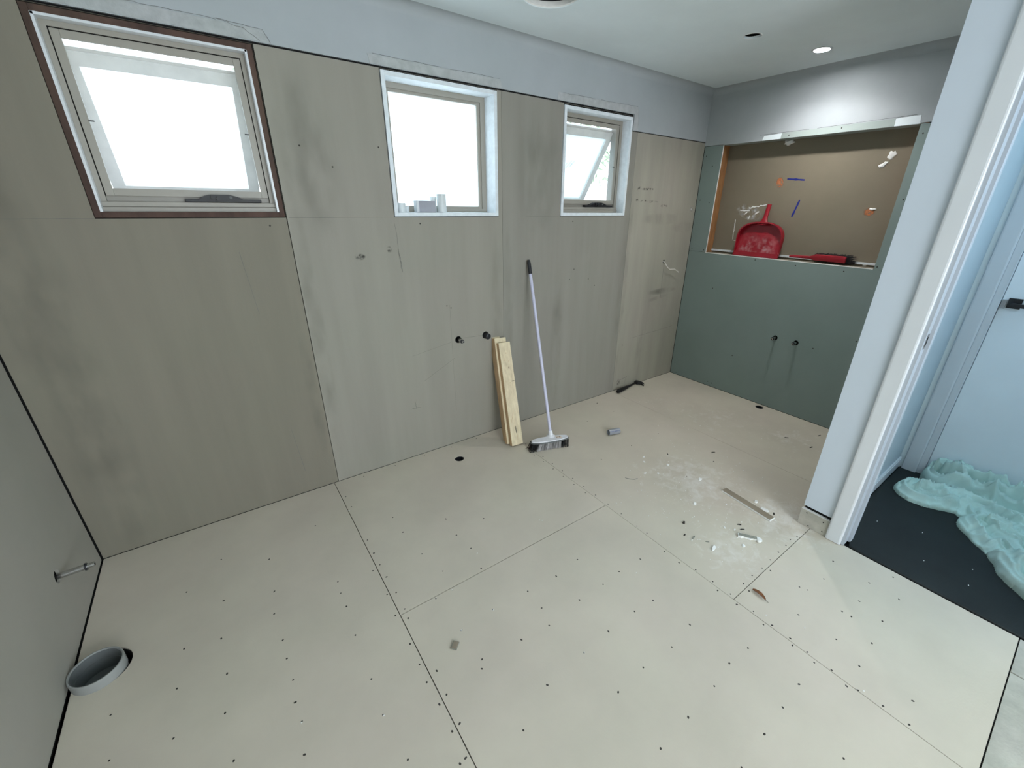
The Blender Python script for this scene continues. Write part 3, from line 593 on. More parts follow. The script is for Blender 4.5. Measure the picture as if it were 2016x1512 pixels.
# hall
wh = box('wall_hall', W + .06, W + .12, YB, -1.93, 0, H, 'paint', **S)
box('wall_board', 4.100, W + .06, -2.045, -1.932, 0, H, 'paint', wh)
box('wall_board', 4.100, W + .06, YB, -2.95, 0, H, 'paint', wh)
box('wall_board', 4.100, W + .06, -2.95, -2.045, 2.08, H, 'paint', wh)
bs = box('baseboard_hall', X0 + .106, 4.100, -1.945, -1.932, .004, .068, 'trim', None, .002, **S)
box('baseboard_cap', X0 + .106, 4.100, -1.941, -1.932, .068, .078, 'trim', bs, .002)
d2 = empty('door_2', (0, 0, 0), '', ''); del d2['label']; del d2['category']; d2['kind'] = 'structure'
architrave(4.100, -1, -1.957, -2.030, 2.11, d2)
box('jamb', 4.098, 4.135, -2.062, -2.030, .004, 2.06, 'trim', d2, .002)
box('jamb', 4.098, 4.135, -2.94, -2.912, .004, 2.06, 'trim', d2, .002)
box('jamb_head', 4.098, 4.135, -2.94, -2.030, 2.05, 2.07, 'trim', d2, .002)
box('door_panel', 4.122, 4.158, -2.910, -2.0635, .012, 2.046, 'doorp', d2, .002)
hd = empty('door_handle', (0, 0, 0), '', ''); del hd['label']; del hd['category']; hd.parent = d2
box('rose', 4.112, 4.122, -2.140, -2.088, 1.085, 1.137, 'winder', hd, .002)
box('lever_neck', 4.080, 4.113, -2.122, -2.104, 1.098, 1.114, 'winder', hd, .002)
box('lever', 4.076, 4.090, -2.235, -2.100, 1.096, 1.116, 'winder', hd, .003)
box('latch_plate', 4.110, 4.122, -2.084, -2.066, 1.080, 1.125, 'steel', hd, .001)
box('wall_front', -.15, 4.6, YB - .1, YB, -.05, H + .05, 'paint', **S)

# ------------------------------------------------------------------ rubber mat in hall
def grid_mesh(name, nx, ny, f):
    vs = [f(i / (nx - 1), j / (ny - 1)) for j in range(ny) for i in range(nx)]
    fs = [(j * nx + i, j * nx + i + 1, (j + 1) * nx + i + 1, (j + 1) * nx + i) for j in range(ny - 1) for i in range(nx - 1)]
    me = bpy.data.meshes.new(name); me.from_pydata(vs, [], fs)
    for p in me.polygons: p.use_smooth = True
    return me
def matf(u, v):
    yv = -1.950 + (YB + 1.953) * v
    if u < .06:
        a = u / .06 * pi / 2; x = 2.9975 + .007 * (1 - cos(a)); z = .0005 + .0065 * sin(a)
    else: x = 3.0045 + (4.112 - 3.0045) * (u - .06) / .94; z = .007
    if yv > -2.03: x = max(x, 3.092 + .02 * u) if yv > -2.0 else max(x, 3.02 + (yv + 2.03) / .03 * .07)
    z += .0018 * sin(x * 9 + yv * 5) * sin(yv * 11) + .0015 if u > .2 else 0
    return (x, yv, z)
tag(link('floor_mat', grid_mesh('floor_mat', 60, 120, matf), 'mat'), 'dark charcoal protective mat covering the hall floor past the doorway', 'mat')
bm = bmesh.new()
for x, y in [(3.18, -2.28), (3.42, -2.22), (3.30, -2.43), (3.33, -2.05), (3.16, -2.44)]:
    bmesh.ops.create_icosphere(bm, subdivisions=1, radius=.0032, matrix=Matrix.Translation((x, y, .0105)) @ Matrix.Diagonal((1.3, .7, .4, 1)))
tag(from_bm('crumb', bm, 'white', None, kind='stuff'), 'small white crumbs scattered on the dark hall mat', 'crumbs')
# ------------------------------------------------------------------ crumpled drop cloth
rng = np.random.RandomState(5)
def vnoise(x, y, seed=0):
    r = np.random.RandomState(seed); T = r.rand(64, 64)
    xi = np.floor(x).astype(int); yi = np.floor(y).astype(int); fx = x - xi; fy = y - yi
    fx = fx * fx * (3 - 2 * fx); fy = fy * fy * (3 - 2 * fy)
    g_ = lambda a, b: T[a % 64, b % 64]
    return (g_(xi, yi) * (1 - fx) + g_(xi + 1, yi) * fx) * (1 - fy) + (g_(xi, yi + 1) * (1 - fx) + g_(xi + 1, yi + 1) * fx) * fy
def ridge(v, p): return (1 - np.abs(2 * v - 1)) ** p
def fold(s, t, seed, fs=3., ft=14.):
    wq = vnoise(s * 3.5 + 7, t * 3.5 + 3, seed + 1) * 1.3
    a = ridge(vnoise(s * fs + wq * .6, t * ft + wq * 2.0, seed), 2.2)
    b = ridge(vnoise(s * fs * 2.3 + 5 + wq, t * ft * 1.8 + wq * 3, seed + 2), 2.6)
    c = ridge(vnoise(s * 16 + 9 + t * 12 + wq, t * 16 - s * 12 + wq, seed + 3), 3.)
    return .62 * a + .34 * b + .16 * c - .28
def cloth():
    st = .0042; X = np.arange(3.10, 4.118, st); Y = np.arange(-2.95, -1.965, st); XX, YY = np.meshgrid(X, Y)
    paths = [([(3.80, -2.115), (3.87, -2.26), (3.86, -2.42), (3.92, -2.62), (3.95, -2.9)], .115, .070, 1),
             ([(3.70, -2.43), (3.56, -2.56), (3.40, -2.63), (3.33, -2.74), (3.33, -2.95)], .128, .078, 11),
             ([(4.055, -2.165), (4.03, -2.26), (4.03, -2.40), (4.04, -2.60), (4.05, -2.9)], .105, .135, 21),
             ([(3.84, -2.42), (3.76, -2.52), (3.68, -2.68), (3.62, -2.9)], .12, .065, 31)]
    Ht = np.full(XX.shape, -1.); 
    for pts, rad, hgt, seed in paths:
        best = np.full(XX.shape, 9.); S_ = np.zeros(XX.shape); T_ = np.zeros(XX.shape); acc = 0
        for (ax, ay), (bx_, by_) in zip(pts, pts[1:]):
            dx, dy = bx_ - ax, by_ - ay; L = math.hypot(dx, dy)
            t = np.clip(((XX - ax) * dx + (YY - ay) * dy) / L ** 2, 0, 1); px, py = ax + t * dx, ay + t * dy
            d = np.hypot(XX - px, YY - py); sgn = np.sign((XX - ax) * dy - (YY - ay) * dx)
            k = d < best; best = np.where(k, d, best); S_ = np.where(k, acc + t * L, S_); T_ = np.where(k, d * sgn, T_); acc += L
        rr = rad * (1 + .22 * (vnoise(S_ * 9 + seed, S_ * 0 + seed, seed) - .5) + .10 * (vnoise(XX * 22, YY * 22, seed + 4) - .5))
        q = np.clip(1 - (best / rr) ** 2, 0, None)
        prof = hgt * (q ** .42) * (.46 + 1.35 * fold(S_, T_ * 1., seed, 3.4, 25)) + np.where(q > 0, q ** .3 * .036 * fold(S_ + 3, T_, seed + 7, 10, 17), 0)
        Ht = np.maximum(Ht, np.where(q > 0, prof, -1))
    ok = Ht > -.5; Z = np.where(ok, np.maximum(Ht, 0) + .009, 0)
    idx = -np.ones(XX.shape, int); vs = []; fs = []
    ys, xs = np.nonzero(ok)
    for n_, (j, i) in enumerate(zip(ys, xs)): idx[j, i] = n_
    vs = np.stack([XX[ok], YY[ok], Z[ok]], 1).tolist(); base = len(vs)
    q4 = (idx[:-1, :-1] >= 0) & (idx[1:, :-1] >= 0) & (idx[:-1, 1:] >= 0) & (idx[1:, 1:] >= 0)
    js, is_ = np.nonzero(q4)
    for j, i in zip(js, is_): fs.append((idx[j, i], idx[j, i + 1], idx[j + 1, i + 1], idx[j + 1, i]))
    me = bpy.data.meshes.new('drop_cloth'); me.from_pydata(vs, [], fs)
    bm = bmesh.new(); bm.from_mesh(me)
    e = [x for x in bm.edges if x.is_boundary]; r = bmesh.ops.extrude_edge_only(bm, edges=e)
    for v in r['geom']:
        if isinstance(v, bmesh.types.BMVert): v.co.z = .0075
    bmesh.ops.smooth_vert(bm, verts=bm.verts[:], factor=.12, use_axis_x=True, use_axis_y=True, use_axis_z=True)
    bm.to_mesh(me); bm.free()
    for p in me.polygons: p.use_smooth = True
    return me
tag(link('drop_cloth', cloth(), 'cloth'), 'crumpled pale green bed sheet bunched on the dark hall mat', 'cloth')

# ------------------------------------------------------------------ broom
bd = Vector((.26, -.084, 0)).normalized(); yaw = math.atan2(bd.y, bd.x)
br = empty('broom', (2.363, -.43, 0), 'white push broom with lilac pole leaning on the back wall beside the pine boards', 'broom', rot=(0, 0, yaw))
inv = (Matrix.Translation((2.363, -.43, 0)) @ Matrix.Rotation(yaw, 4, 'Z')).inverted()
p0 = inv @ Vector((2.392, -.405, .062)); pt = inv @ Vector((2.4635, -.0165, 1.222)); dirp = (pt - p0).normalized()
gp = pt - dirp * .090
cyl('pole', p0, gp, .0108, 'pole', br)
bm = bmesh.new(); cyl_bm(bm, gp - dirp * .004, gp + dirp * .07, .0128, .0128, 20); cyl_bm(bm, gp + dirp * .068, pt, .0128, .0085, 20); from_bm('grip', bm, 'blackp', br, True, label='black plastic end grip')
def oval(bm, cx, cy, cz, rx, ry, h, n=40, e=2.4, tx=0, ty=0):
    T = []; B = []
    for i in range(n):
        a = 2 * pi * i / n; c, s = cos(a), sin(a); x = rx * math.copysign(abs(c) ** (2 / e), c); y = ry * math.copysign(abs(s) ** (2 / e), s)
        T.append(bm.verts.new((cx + x * .96, cy + y * .9, cz + h))); B.append(bm.verts.new((cx + x, cy + y, cz)))
    bm.faces.new(T); bm.faces.new(B[::-1])
    for i in range(n): bm.faces.new((B[i], B[(i + 1) % n], T[(i + 1) % n], T[i]))
bm = bmesh.new(); oval(bm, 0, 0, .058, .138, .034, .012); from_bm('broom_block', bm, 'headw', br, True)
bm = bmesh.new(); oval(bm, 0, 0, .0560, .1425, .0375, .008); from_bm('bumper', bm, 'bumper', br, True, label='grey rubber bumper edge')
c0 = p0; bm = bmesh.new(); cyl_bm(bm, (c0.x, c0.y, .066), Vector((c0.x, c0.y, .066)) + dirp * .040, .019, .0145, 24); cyl_bm(bm, (c0.x, c0.y, .067), (c0.x, c0.y, .080), .032, .018, 24); from_bm('socket', bm, 'headw', br, True)
st_ = box('price_sticker', .045, .085, -.012, .016, .0703, .0709, mat('sticker_paper', (.85, .72, .62), .6, .03, 20), br)
for x_ in (.050, .058, .068, .074): box('sticker_print', x_, x_ + .004, -.004, .006, .0709, .0711, 'dark', st_)
def bristles(name, xa, xb_, m, seed):
    r = random.Random(seed); bm = bmesh.new(); n = int((xb_ - xa) / .0085)
    for i in range(n):
        for j in range(6):
            x = xa + (i + .5) * (xb_ - xa) / n; y = -.024 + j * .0096
            for k in range(5):
                sx_ = x + r.uniform(-.003, .003); sy = y + r.uniform(-.002, .002)
                ex = sx_ * 1.10 + r.uniform(-.004, .004) - .012; ey = sy * 1.35 + r.uniform(-.004, .004)
                wd = .0011; a = r.uniform(0, pi); ux, uy = cos(a) * wd, sin(a) * wd
                v = [bm.verts.new(q) for q in ((sx_ - ux, sy - uy, .058), (sx_ + ux, sy + uy, .058), (ex + ux, ey + uy, .0012), (ex - ux, ey - uy, .0012))]
                bm.faces.new(v)
    return from_bm(name, bm, m, br, kind='stuff')
bristles('bristles', -.134, -.086, 'brD', 1).__setitem__('label', 'black end bristles'); bristles('bristles', -.086, .078, 'brL', 2).__setitem__('label', 'pale grey middle bristles'); bristles('bristles', .078, .134, 'brD', 3).__setitem__('label', 'black end bristles')
# ------------------------------------------------------------------ pine boards leaning on the wall
def board(x, ybot, ytop, L, wdt, th, yaw_, label, xt=0):
    """board foot front edge at (x, ybot); leans back until its top meets ytop"""
    lean = math.asin(min(.9, (ytop - ybot) / L)); t = empty('timber_board', (x, ybot, 0.001), label, 'board', 'pine boards leaning on the back wall')
    side = math.atan2(xt, L)
    mx = Matrix.Rotation(yaw_, 4, 'Z') @ Matrix.Rotation(side, 4, 'Y') @ Matrix.Rotation(-lean, 4, 'X')
    bm = bmesh.new(); bx(bm, 0, wdt, 0, th, 0, L, mx, .0018)
    z0 = min(v.co.z for v in bm.verts)
    for v in bm.verts: v.co.z -= z0
    from_bm('board_body', bm, 'pine', t)
    fix = Matrix.Translation((0, 0, -z0)) @ mx
    bm = bmesh.new(); bx(bm, -.0006, .0006, .002, th - .002, .002, L - .002, fix); from_bm('board_edge', bm, 'pineE', t, label='brown planed edge')
    return t, fix
t1, mxa = board(2.142, -.291, -.075, .722, .090, .035, -.03, 'front pine board of the stack leaning beside the broom, with knots and a split', .030)
t2, mxb = board(2.129, -.250, -.036, .744, .090, .035, -.03, 'middle pine board of the leaning stack, behind the knotty front board', .034)
t3, mxc = board(2.142, -.209, -.001 - .002, .742, .060, .034, -.03, 'rear pine board of the leaning stack, darkest, touching the wall', .024)
def knot(u, v, a, b, rot=0, m='dark'):
    bm = bmesh.new(); bmesh.ops.create_circle(bm, cap_ends=True, segments=14, radius=1)
    bm.transform(mxa @ Matrix.Translation((u, -.0005, v)) @ Matrix.Rotation(rot, 4, 'Y') @ Matrix.Rotation(pi / 2, 4, 'X') @ Matrix.Diagonal((a, b, 1, 1))); from_bm('knot', bm, m, t1)
knot(.055, .545, .003, .008); knot(.030, .60, .004, .004, m='pineE'); knot(.045, .648, .006, .003, m='pineE'); knot(.072, .45, .014, .0022); knot(.050, .44, .005, .003, m='pineE'); knot(.060, .59, .003, .003, m='pineE')
knot(.046, .110, .003, .028); knot(.043, .15, .0015, .04, .08, 'pineE'); knot(.032, .205, .0012, .05, .35, 'pineE'); knot(.050, .06, .0012, .03, -.02, 'pineE')
# ------------------------------------------------------------------ hammer
hm = empty('hammer', (3.445, -.066, 0), 'black claw hammer lying on the floor against the back wall', 'hammer', rot=(0, 0, radians(9)))
bm = bmesh.new(); sweep(bm, [(0, 0, .018), (.012, 0, .018), (.06, 0, .018), (.115, 0, .0175), (.165, 0, .017)], [.013, .0185, .0185, .016, .0125], 12); from_bm('rubber_grip', bm, 'hammer', hm, True)
bm = bmesh.new(); sweep(bm, [(.16, 0, .017), (.25, 0, .0165), (.315, 0, .016)], [.010, .0085, .009], 10); from_bm('shaft', bm, 'hammer', hm, True)
bm = bmesh.new(); cyl_bm(bm, (.322, .026, .019), (.322, .052, .019), .0185, .0185, 20); cyl_bm(bm, (.322, .010, .019), (.322, .028, .019), .0135, .0145, 12); bx(bm, .302, .340, -.022, .014, .003, .034, None, .005); from_bm('hammer_head', bm, 'winder', hm, True)
for sg in (-1, 1):
    bm = bmesh.new(); pts = [(.322, -.016, .019 + sg * .005), (.332, -.040, .019 + sg * .008), (.331, -.060, .017 + sg * .009), (.320, -.080, .014 + sg * .009)]
    sweep(bm, pts, [.013, .0095, .0075, .0030], 8); from_bm('claw', bm, 'winder', hm, True)
# ------------------------------------------------------------------ pipe offcut on floor
pa = Vector((2.826, -.548, .0225)); pb = Vector((2.912, -.573, .0225))
t = empty('pipe_offcut', (2.826, -.548, 0), 'short grey pipe offcut with blue print lying on the floor right of the broom', 'pipe')
bm = pipe_bm(.0215, .0188, .090); bm.transform(axis_mx((0, 0, .0218), (pb - pa))); tb = from_bm('pipe_wall', bm, 'pvc', t, True)
fx = axis_mx((0, 0, .0218), (pb - pa))
def text_mesh(name, s, size, m, parent, mx, ext=.0002, align='CENTER'):
    c = bpy.data.curves.new(name, 'FONT'); c.body = s; c.size = size; c.extrude = ext; c.align_x = align; c.align_y = 'CENTER'
    o = bpy.data.objects.new('t', c); COL.objects.link(o); dg = bpy.context.evaluated_depsgraph_get(); dg.update()
    me = bpy.data.meshes.new_from_object(o.evaluated_get(dg)); COL.objects.unlink(o); bpy.data.objects.remove(o)
    me.transform(mx); me.materials.clear(); return link(name, me, m, parent)
rd = (pb - pa).normalized(); nrm = Vector((-.35, -.78, .52)).normalized(); nrm = (nrm - rd * nrm.dot(rd)).normalized(); upv = nrm.cross(rd)
mt = Matrix((( rd.x, upv.x, nrm.x, 0), (rd.y, upv.y, nrm.y, 0), (rd.z, upv.z, nrm.z, 0), (0, 0, 0, 1)))
ctr = Vector((0, 0, .0218)) + rd * .052 + nrm * .0216
text_mesh('pipe_print', 'DWV  50MM  PVC', .0095, mat('blue_ink', (.05, .07, .25), .6, .02, 5), t, Matrix.Translation(ctr) @ mt)
# ------------------------------------------------------------------ drains
t = empty('toilet_drain', (DRAIN[0], DRAIN[1], -.05), 'large grey pipe collar rising through the floor beside the left wall', 'drain pipe')
bm = bmesh.new(); lathe(bm, [(.0685, 0), (.0685, .080), (.0705, .088), (.074, .088), (.0755, .082), (.0755, .045), (.072, .044), (.072, 0)], 48); from_bm('collar', bm, 'pvcL', t, True)
bm = bmesh.new(); lathe(bm, [(.0683, .001), (.0683, .0835), (.0675, .0835), (.066, .050), (.064, .050), (.063, .001), (.0001, .001)], 48); from_bm('inner_sleeve', bm, 'bumper', t, True)
for (x, y, lab) in [(1.778, -.198, 'small dark drain hole in the floor in front of the wall taps'), (4.238, -.955, 'small dark drain hole in the floor below the green wall taps')]:
    t = empty('floor_drain', (x, y, -.05), lab, 'drain'); bm = bmesh.new(); lathe(bm, [(.026, 0), (.0295, 0), (.0295, .047), (.026, .047), (.026, 0)], 32); from_bm('drain_pipe', bm, 'blackp', t, True)
    bm = bmesh.new(); lathe(bm, [(.0001, .004), (.026, .004), (.026, .006), (.0001, .006)], 24); from_bm('drain_bottom', bm, 'dark' if x < 3 else 'bumper', t, True)
# ------------------------------------------------------------------ capped water pipes
def tap(loc, d, L, label, r=.0105, tilt=(0, 0, 0), group=None):
    t = empty('water_pipe_stub', loc, label, 'pipe stub', group); d = (Vector(d) + Vector(tilt)).normalized()
    cyl('pipe_body', -d * .03, d * L * .72, r, 'chrome', t)
    cyl('pipe_washer', d * L * .72, d * L * .78, r * 1.28, 'blackp', t)
    cyl('pipe_plug', d * L * .78, d * L, r * .82, 'chrome', t)
    cyl('plug_socket', d * L, d * (L + .0008), r * .45, 'black', t, seg=6)
    return t
tap((1.919, 0, .752), (0, -1, 0), .062, 'capped chrome water pipe stub poking from the back wall left of the black waste pipe', tilt=(.03, 0, -.02))
tap((W, -.915, .594), (-1, 0, 0), .060, 'left one of two capped chrome pipe stubs on the green wall', tilt=(0, .0, -.03))
tap((W, -1.074, .592), (-1, 0, 0), .060, 'right one of two capped chrome pipe stubs on the green wall', tilt=(0, .0, -.03))
t = tap((0, -.398, .251), (1, 0, 0), .098, 'capped clear and chrome pipe stub on the left wall above the floor collar', r=.0115, tilt=(0, .02, 0))
t = empty('waste_pipe_stub', (2.122, 0, .749), 'black capped waste pipe stub on the back wall above the pine boards', 'pipe stub')
cyl('pipe_body', (0, .03, 0), (.002, -.034, -.003), .0195, 'blackp', t); bm = bmesh.new(); lathe(bm, [(.0001, .002), (.014, .003), (.0185, .0), (.0205, -.004), (.0205, -.012)], 28, axis_mx((.002, -.034, -.003), (.03, -1, -.04))); from_bm('end_cap', bm, 'blackp', t, True)
for k, (x, z) in enumerate([(1.917, .752), (2.122, .749)]):
    pass
# cable
t = empty('electric_cable', (3.957, 0, 1.119), 'white twin cable hanging out of a hole in the back wall near the green wall', 'cable')
cp = [(0, .02, 0), (-.002, -.01, -.002), (.0, -.02, -.018), (.02, -.03, -.045), (.05, -.034, -.066), (.085, -.036, -.067), (.118, -.036, -.068), (.15, -.04, -.085)]
bm = bmesh.new(); sweep(bm, cp, .0042, 8); from_bm('cable_sheath', bm, 'cable', t, True)
for dz in (-.004, .004):
    bm = bmesh.new(); sweep(bm, [(.145, -.0385, -.083), (.160, -.041, -.089 + dz * .5), (.175, -.042, -.099 + dz)], .0018, 6); from_bm('cable_core', bm, 'cable', t, True)

# ------------------------------------------------------------------ dustpan and hand brush in the niche
def dustpan():
    t = empty('dustpan', (W + .018, -.602, NZ0), 'red plastic dustpan standing upright in the wall niche', 'dustpan')
    # local: u = -y (to the right in the photo), v = up; leans back to the niche board
    lean = radians(10.5); mx = Matrix.Rotation(lean, 4, 'Y')
    def P(u, v, d): return mx @ Vector((d, -u, v))
    hw, hh = .183, .262
    def outline(n=36, s=1.):
        pts = [(-hw * s, .0)]
        for i in range(n + 1):
            a = pi - pi * i / n; c, s_ = cos(a), sin(a); e = 2.7
            pts.append((hw * s * math.copysign(abs(c) ** (2 / e), c), .115 + (hh - .115) * s * abs(s_) ** (2 / e)))
        pts.append((hw * s, .0)); return pts
    o = outline(); inr = [(x * .95, .0 if y == 0 else y - .010 * (y / hh)) for x, y in o]
    bm = bmesh.new()
    # floor of the pan lies at the back, rim walls come forward, deeper towards the handle
    def dep(v): return -.008 - .036 * min(1, (v / .20)) 
    Bk = [bm.verts.new(P(x, y, 0)) for x, y in o]; Fo = [bm.verts.new(P(x, y, dep(y))) for x, y in o]
    Fi = [bm.verts.new(P(x, y, dep(y))) for x, y in inr]; Bi = [bm.verts.new(P(x * .985, y, -.004)) for x, y in inr]
    n = len(o)
    for i in range(n - 1):
        bm.faces.new((Bk[i], Bk[i + 1], Fo[i + 1], Fo[i])); bm.faces.new((Fo[i], Fo[i + 1], Fi[i + 1], Fi[i])); bm.faces.new((Fi[i], Fi[i + 1], Bi[i + 1], Bi[i]))
    bm.faces.new(Bk); bm.faces.new(Bi[::-1])
    for a, b, c, d in ((Bk[0], Fo[0], Fi[0], Bi[0]), (Bk[-1], Fo[-1], Fi[-1], Bi[-1])):
        bm.faces.new((a, b, c, d))
    bm.faces.new((Bk[0], Bi[0], Bi[-1], Bk[-1]))
    from_bm('pan', bm, 'red', t, True)
    # hood over the top part
    bm = bmesh.new(); m_ = [q for q in o if q[1] > .150]; lo = .168; A = [bm.verts.new(P(x, max(y, lo), dep(y) - .001)) for x, y in m_]; B = [bm.verts.new(P(x, max(y, lo), dep(y) + .002)) for x, y in m_]
    hoodn = len(m_)
    # lip strip at the mouth
    bm.free()
    bm = bmesh.new(); bx(bm, -.016, -.002, -hw, hw, .0, .014); bx(bm, -.010, -.002, -hw * .99, hw * .99, .014, .034); bm.transform(mx); from_bm('front_lip', bm, 'red', t)
    for k in range(0):
        pass
    # handle
    bm = bmesh.new(); hp = [(0, hh - .02), (0, hh + .01), (0, hh + .04), (0, hh + .09), (0, hh + .135)]; ws = [.046, .026, .017, .0165, .0165]; dp = [-.030, -.024, -.018, -.016, -.014]
    rg = []
    for (u, v), w_, d in zip(hp, ws, dp):
        rg.append([bm.verts.new(P(u + w_ * cos(a), v, d + .011 * sin(a))) for a in [2 * pi * i / 14 for i in range(14)]])
    for a, b in zip(rg, rg[1:]):
        for i in range(14): bm.faces.new((a[i], a[(i + 1) % 14], b[(i + 1) % 14], b[i]))
    bm.faces.new(rg[0]); bm.faces.new(rg[-1][::-1]); from_bm('handle', bm, 'red', t, True)
    # dust streaks on the pan floor
    vs = []; fs = []; ed = []
    for j in range(9):
        for i in range(17):
            u = -.160 + .32 * i / 16; v = .030 + .155 * j / 8; vs.append(tuple(P(u, v, -.0046))); e = (1 - abs(i / 8 - 1) ** 4) * (1 - (j / 8) ** 1.6); ed.append(max(0, e))
    for j in range(8):
        for i in range(16): fs.append((j * 17 + i, j * 17 + i + 1, (j + 1) * 17 + i + 1, (j + 1) * 17 + i))
    me = bpy.data.meshes.new('dust_film'); me.from_pydata(vs, [], fs); at = me.attributes.new('edge', 'FLOAT', 'POINT'); at.data.foreach_set('value', ed); link('dust_film', me, 'reddust', t)
dustpan()
t = empty('hand_brush', (W + .045, -.860, NZ0), 'red hand brush with black bristles lying in the wall niche', 'brush')
bm = bmesh.new(); pr = [(0, .0085), (.02, .011), (.14, .012), (.175, .024), (.35, .026), (.372, .024)]; zt = [.030, .032, .034, .040, .040, .038]
rg = []
for (u, hw), z in zip(pr, zt):
    th = .010; rg.append([bm.verts.new((x_, -u, z_)) for x_, z_ in ((-.020 - .0, z - hw), (-.026, z - hw * .2), (-.022, z + hw * .6), (-.008, z + hw * .75), (-.006, z - hw * .6))])
for a, b in zip(rg, rg[1:]):
    for i in range(5): bm.faces.new((a[i], a[(i + 1) % 5], b[(i + 1) % 5], b[i]))
bm.faces.new(rg[0]); bm.faces.new(rg[-1][::-1]); from_bm('brush_back', bm, 'red', t, True)
r_ = random.Random(4); bm = bmesh.new()
for i in range(1500):
    u = r_.uniform(.165, .372); z = r_.uniform(.014, .058); a = Vector((-.008, -u, z)); L = r_.uniform(.03, .046); dx = L; dy = -r_.uniform(-.01, .02) - max(0, u - .34) * 1.2; dz = (z - .036) * .35 + r_.uniform(-.004, .006)
    b = a + Vector((dx, dy, dz)); b.z = max(b.z, .001); b.x = min(b.x, .046); wv = Vector((0, .0009, .0009))
    bm.faces.new([bm.verts.new(q) for q in (a - wv, a + wv, b + wv, b - wv)])
from_bm('bristles', bm, 'brD', t, kind='stuff', label='black bristles')

# ------------------------------------------------------------------ debris
def chip_thing(name, x, y, sx_, sy, h, m, label, cat, rot=0, group=None, seed=1, n=8):
    r = random.Random(seed); t_ = []; bm = bmesh.new(); T = []; B = []
    for i in range(n):
        a = 2 * pi * i / n; k = r.uniform(.65, 1.1); T.append(bm.verts.new((sx_ * k * cos(a) * .85, sy * k * sin(a) * .85, h * r.uniform(.7, 1.1)))); B.append(bm.verts.new((sx_ * k * cos(a), sy * k * sin(a), 0)))
    bm.faces.new(T); bm.faces.new(B[::-1])
    for i in range(n): bm.faces.new((B[i], B[(i + 1) % n], T[(i + 1) % n], T[i]))
    o = from_bm(name, bm, m); o.location = (x, y, .0003); o.rotation_euler = (0, 0, rot); tag(o, label, cat, group); return o
for i, (x, y, a, b, r, lab) in enumerate([
    (2.807, -.896, .012, .007, .3, 'white plaster crumb nearest the grey pipe offcut, far one of a close pair'),
    (2.762, -.936, .012, .007, 1.2, 'white plaster crumb near the grey pipe offcut, near one of a close pair'),
    (2.663, -1.025, .013, .007, .1, 'wide white crumb in front of the close pair, towards the broom'),
    (2.731, -1.073, .010, .008, 0, 'small white crumb between the wide crumb and the large round chip'),
    (2.618, -1.59, .010, .006, 1.1, 'left one of two white crumbs between the brown strip and the short offcut'),
    (2.645, -1.632, .008, .005, 0, 'right one of two white crumbs between the brown strip and the short offcut'),
    (2.572, -1.719, .013, .010, .5, 'dusty white lump just in front of the short broken offcut')]):
    chip_thing('plaster_crumb', x, y, a, b, .003, 'white', lab, 'plaster crumb', r, None, i)
chip_thing('plaster_chip', 2.657, -1.385, .016, .011, .007, 'white', 'white rounded plaster chip alone left of the brown strip', 'plaster chip', .2, None, 31)
chip_thing('plaster_chip', 2.895, -1.265, .018, .012, .005, 'white', 'white plaster chip on the floor beyond the brown strip, on its far left side', 'plaster chip', .2, None, 32)
chip_thing('plaster_chip', 2.962, -1.582, .012, .009, .009, 'white', 'small white plaster chip right of the brown strip, further from the doorway wall', 'plaster chip', .2, None, 33)
chip_thing('plaster_chip', 2.935, -1.645, .028, .011, .007, 'white', 'long white plaster chip against the right side of the brown strip', 'plaster chip', 1.9, None, 34)
chip_thing('plaster_chip', 2.432, -1.642, .026, .008, .006, 'white', 'curled white plaster sliver left of the broken plasterboard offcut', 'plaster chip', .25, None, 35)
chip_thing('plaster_chip', 2.86, -1.05, .014, .009, .004, 'white', 'white plaster chip lying farthest from the doorway among the floor debris', 'plaster chip', .2, None, 36)
for i, (x, y, a, b, r, m_, lab) in enumerate([
    (3.883, -1.333, .020, .004, -.9, 'dark', 'left one of three dark shavings on the far floor beside the doorway wall'),
    (3.889, -1.501, .020, .005, -.2, 'dark', 'nearest of three dark shavings on the far floor beside the doorway wall'),
    (4.12, -1.463, .018, .004, -.2, 'dark', 'farthest of three dark shavings, closest to the green wall'),
    (2.97, -.967, .012, .003, 1., 'dark', 'thin dark shaving in mid floor beyond the brown strip'),
    (3.25, -1.134, .016, .003, -.5, 'dark', 'dark shaving alone beside the far floor seam'),
    (2.396, -1.501, .011, .005, .3, 'dark', 'small dark clump just in front of the black crumb'),
    (2.417, -1.54, .016, .005, .2, 'chipg', 'flat grey splinter in front of the black crumb'),
    (2.449, -1.599, .012, .003, -.8, 'chipg', 'thin grey sliver left of the short broken offcut'),
    (2.702, -1.624, .014, .005, -.9, 'dark', 'far one of two dark splinters behind the short broken offcut'),
    (2.680, -1.655, .016, .004, -.6, 'dark', 'near one of two dark splinters behind the short broken offcut'),
    (2.945, -1.690, .014, .006, .4, 'dark', 'dark shaving against the near end of the long brown strip'),
    (3.147, -.109, .008, .004, 0, 'dark', 'dark speck on the floor close to the back wall left of the hammer')]):
    chip_thing('dark_shaving', x, y, a, b, .003, m_, lab, 'shaving', r, None, 50 + i, 6)
chip_thing('rubber_bit', 2.47, -1.445, .012, .009, .008, 'dark', 'black crumb on the floor left of the broken offcut, largest dark bit', 'crumb', .4, None, 77)
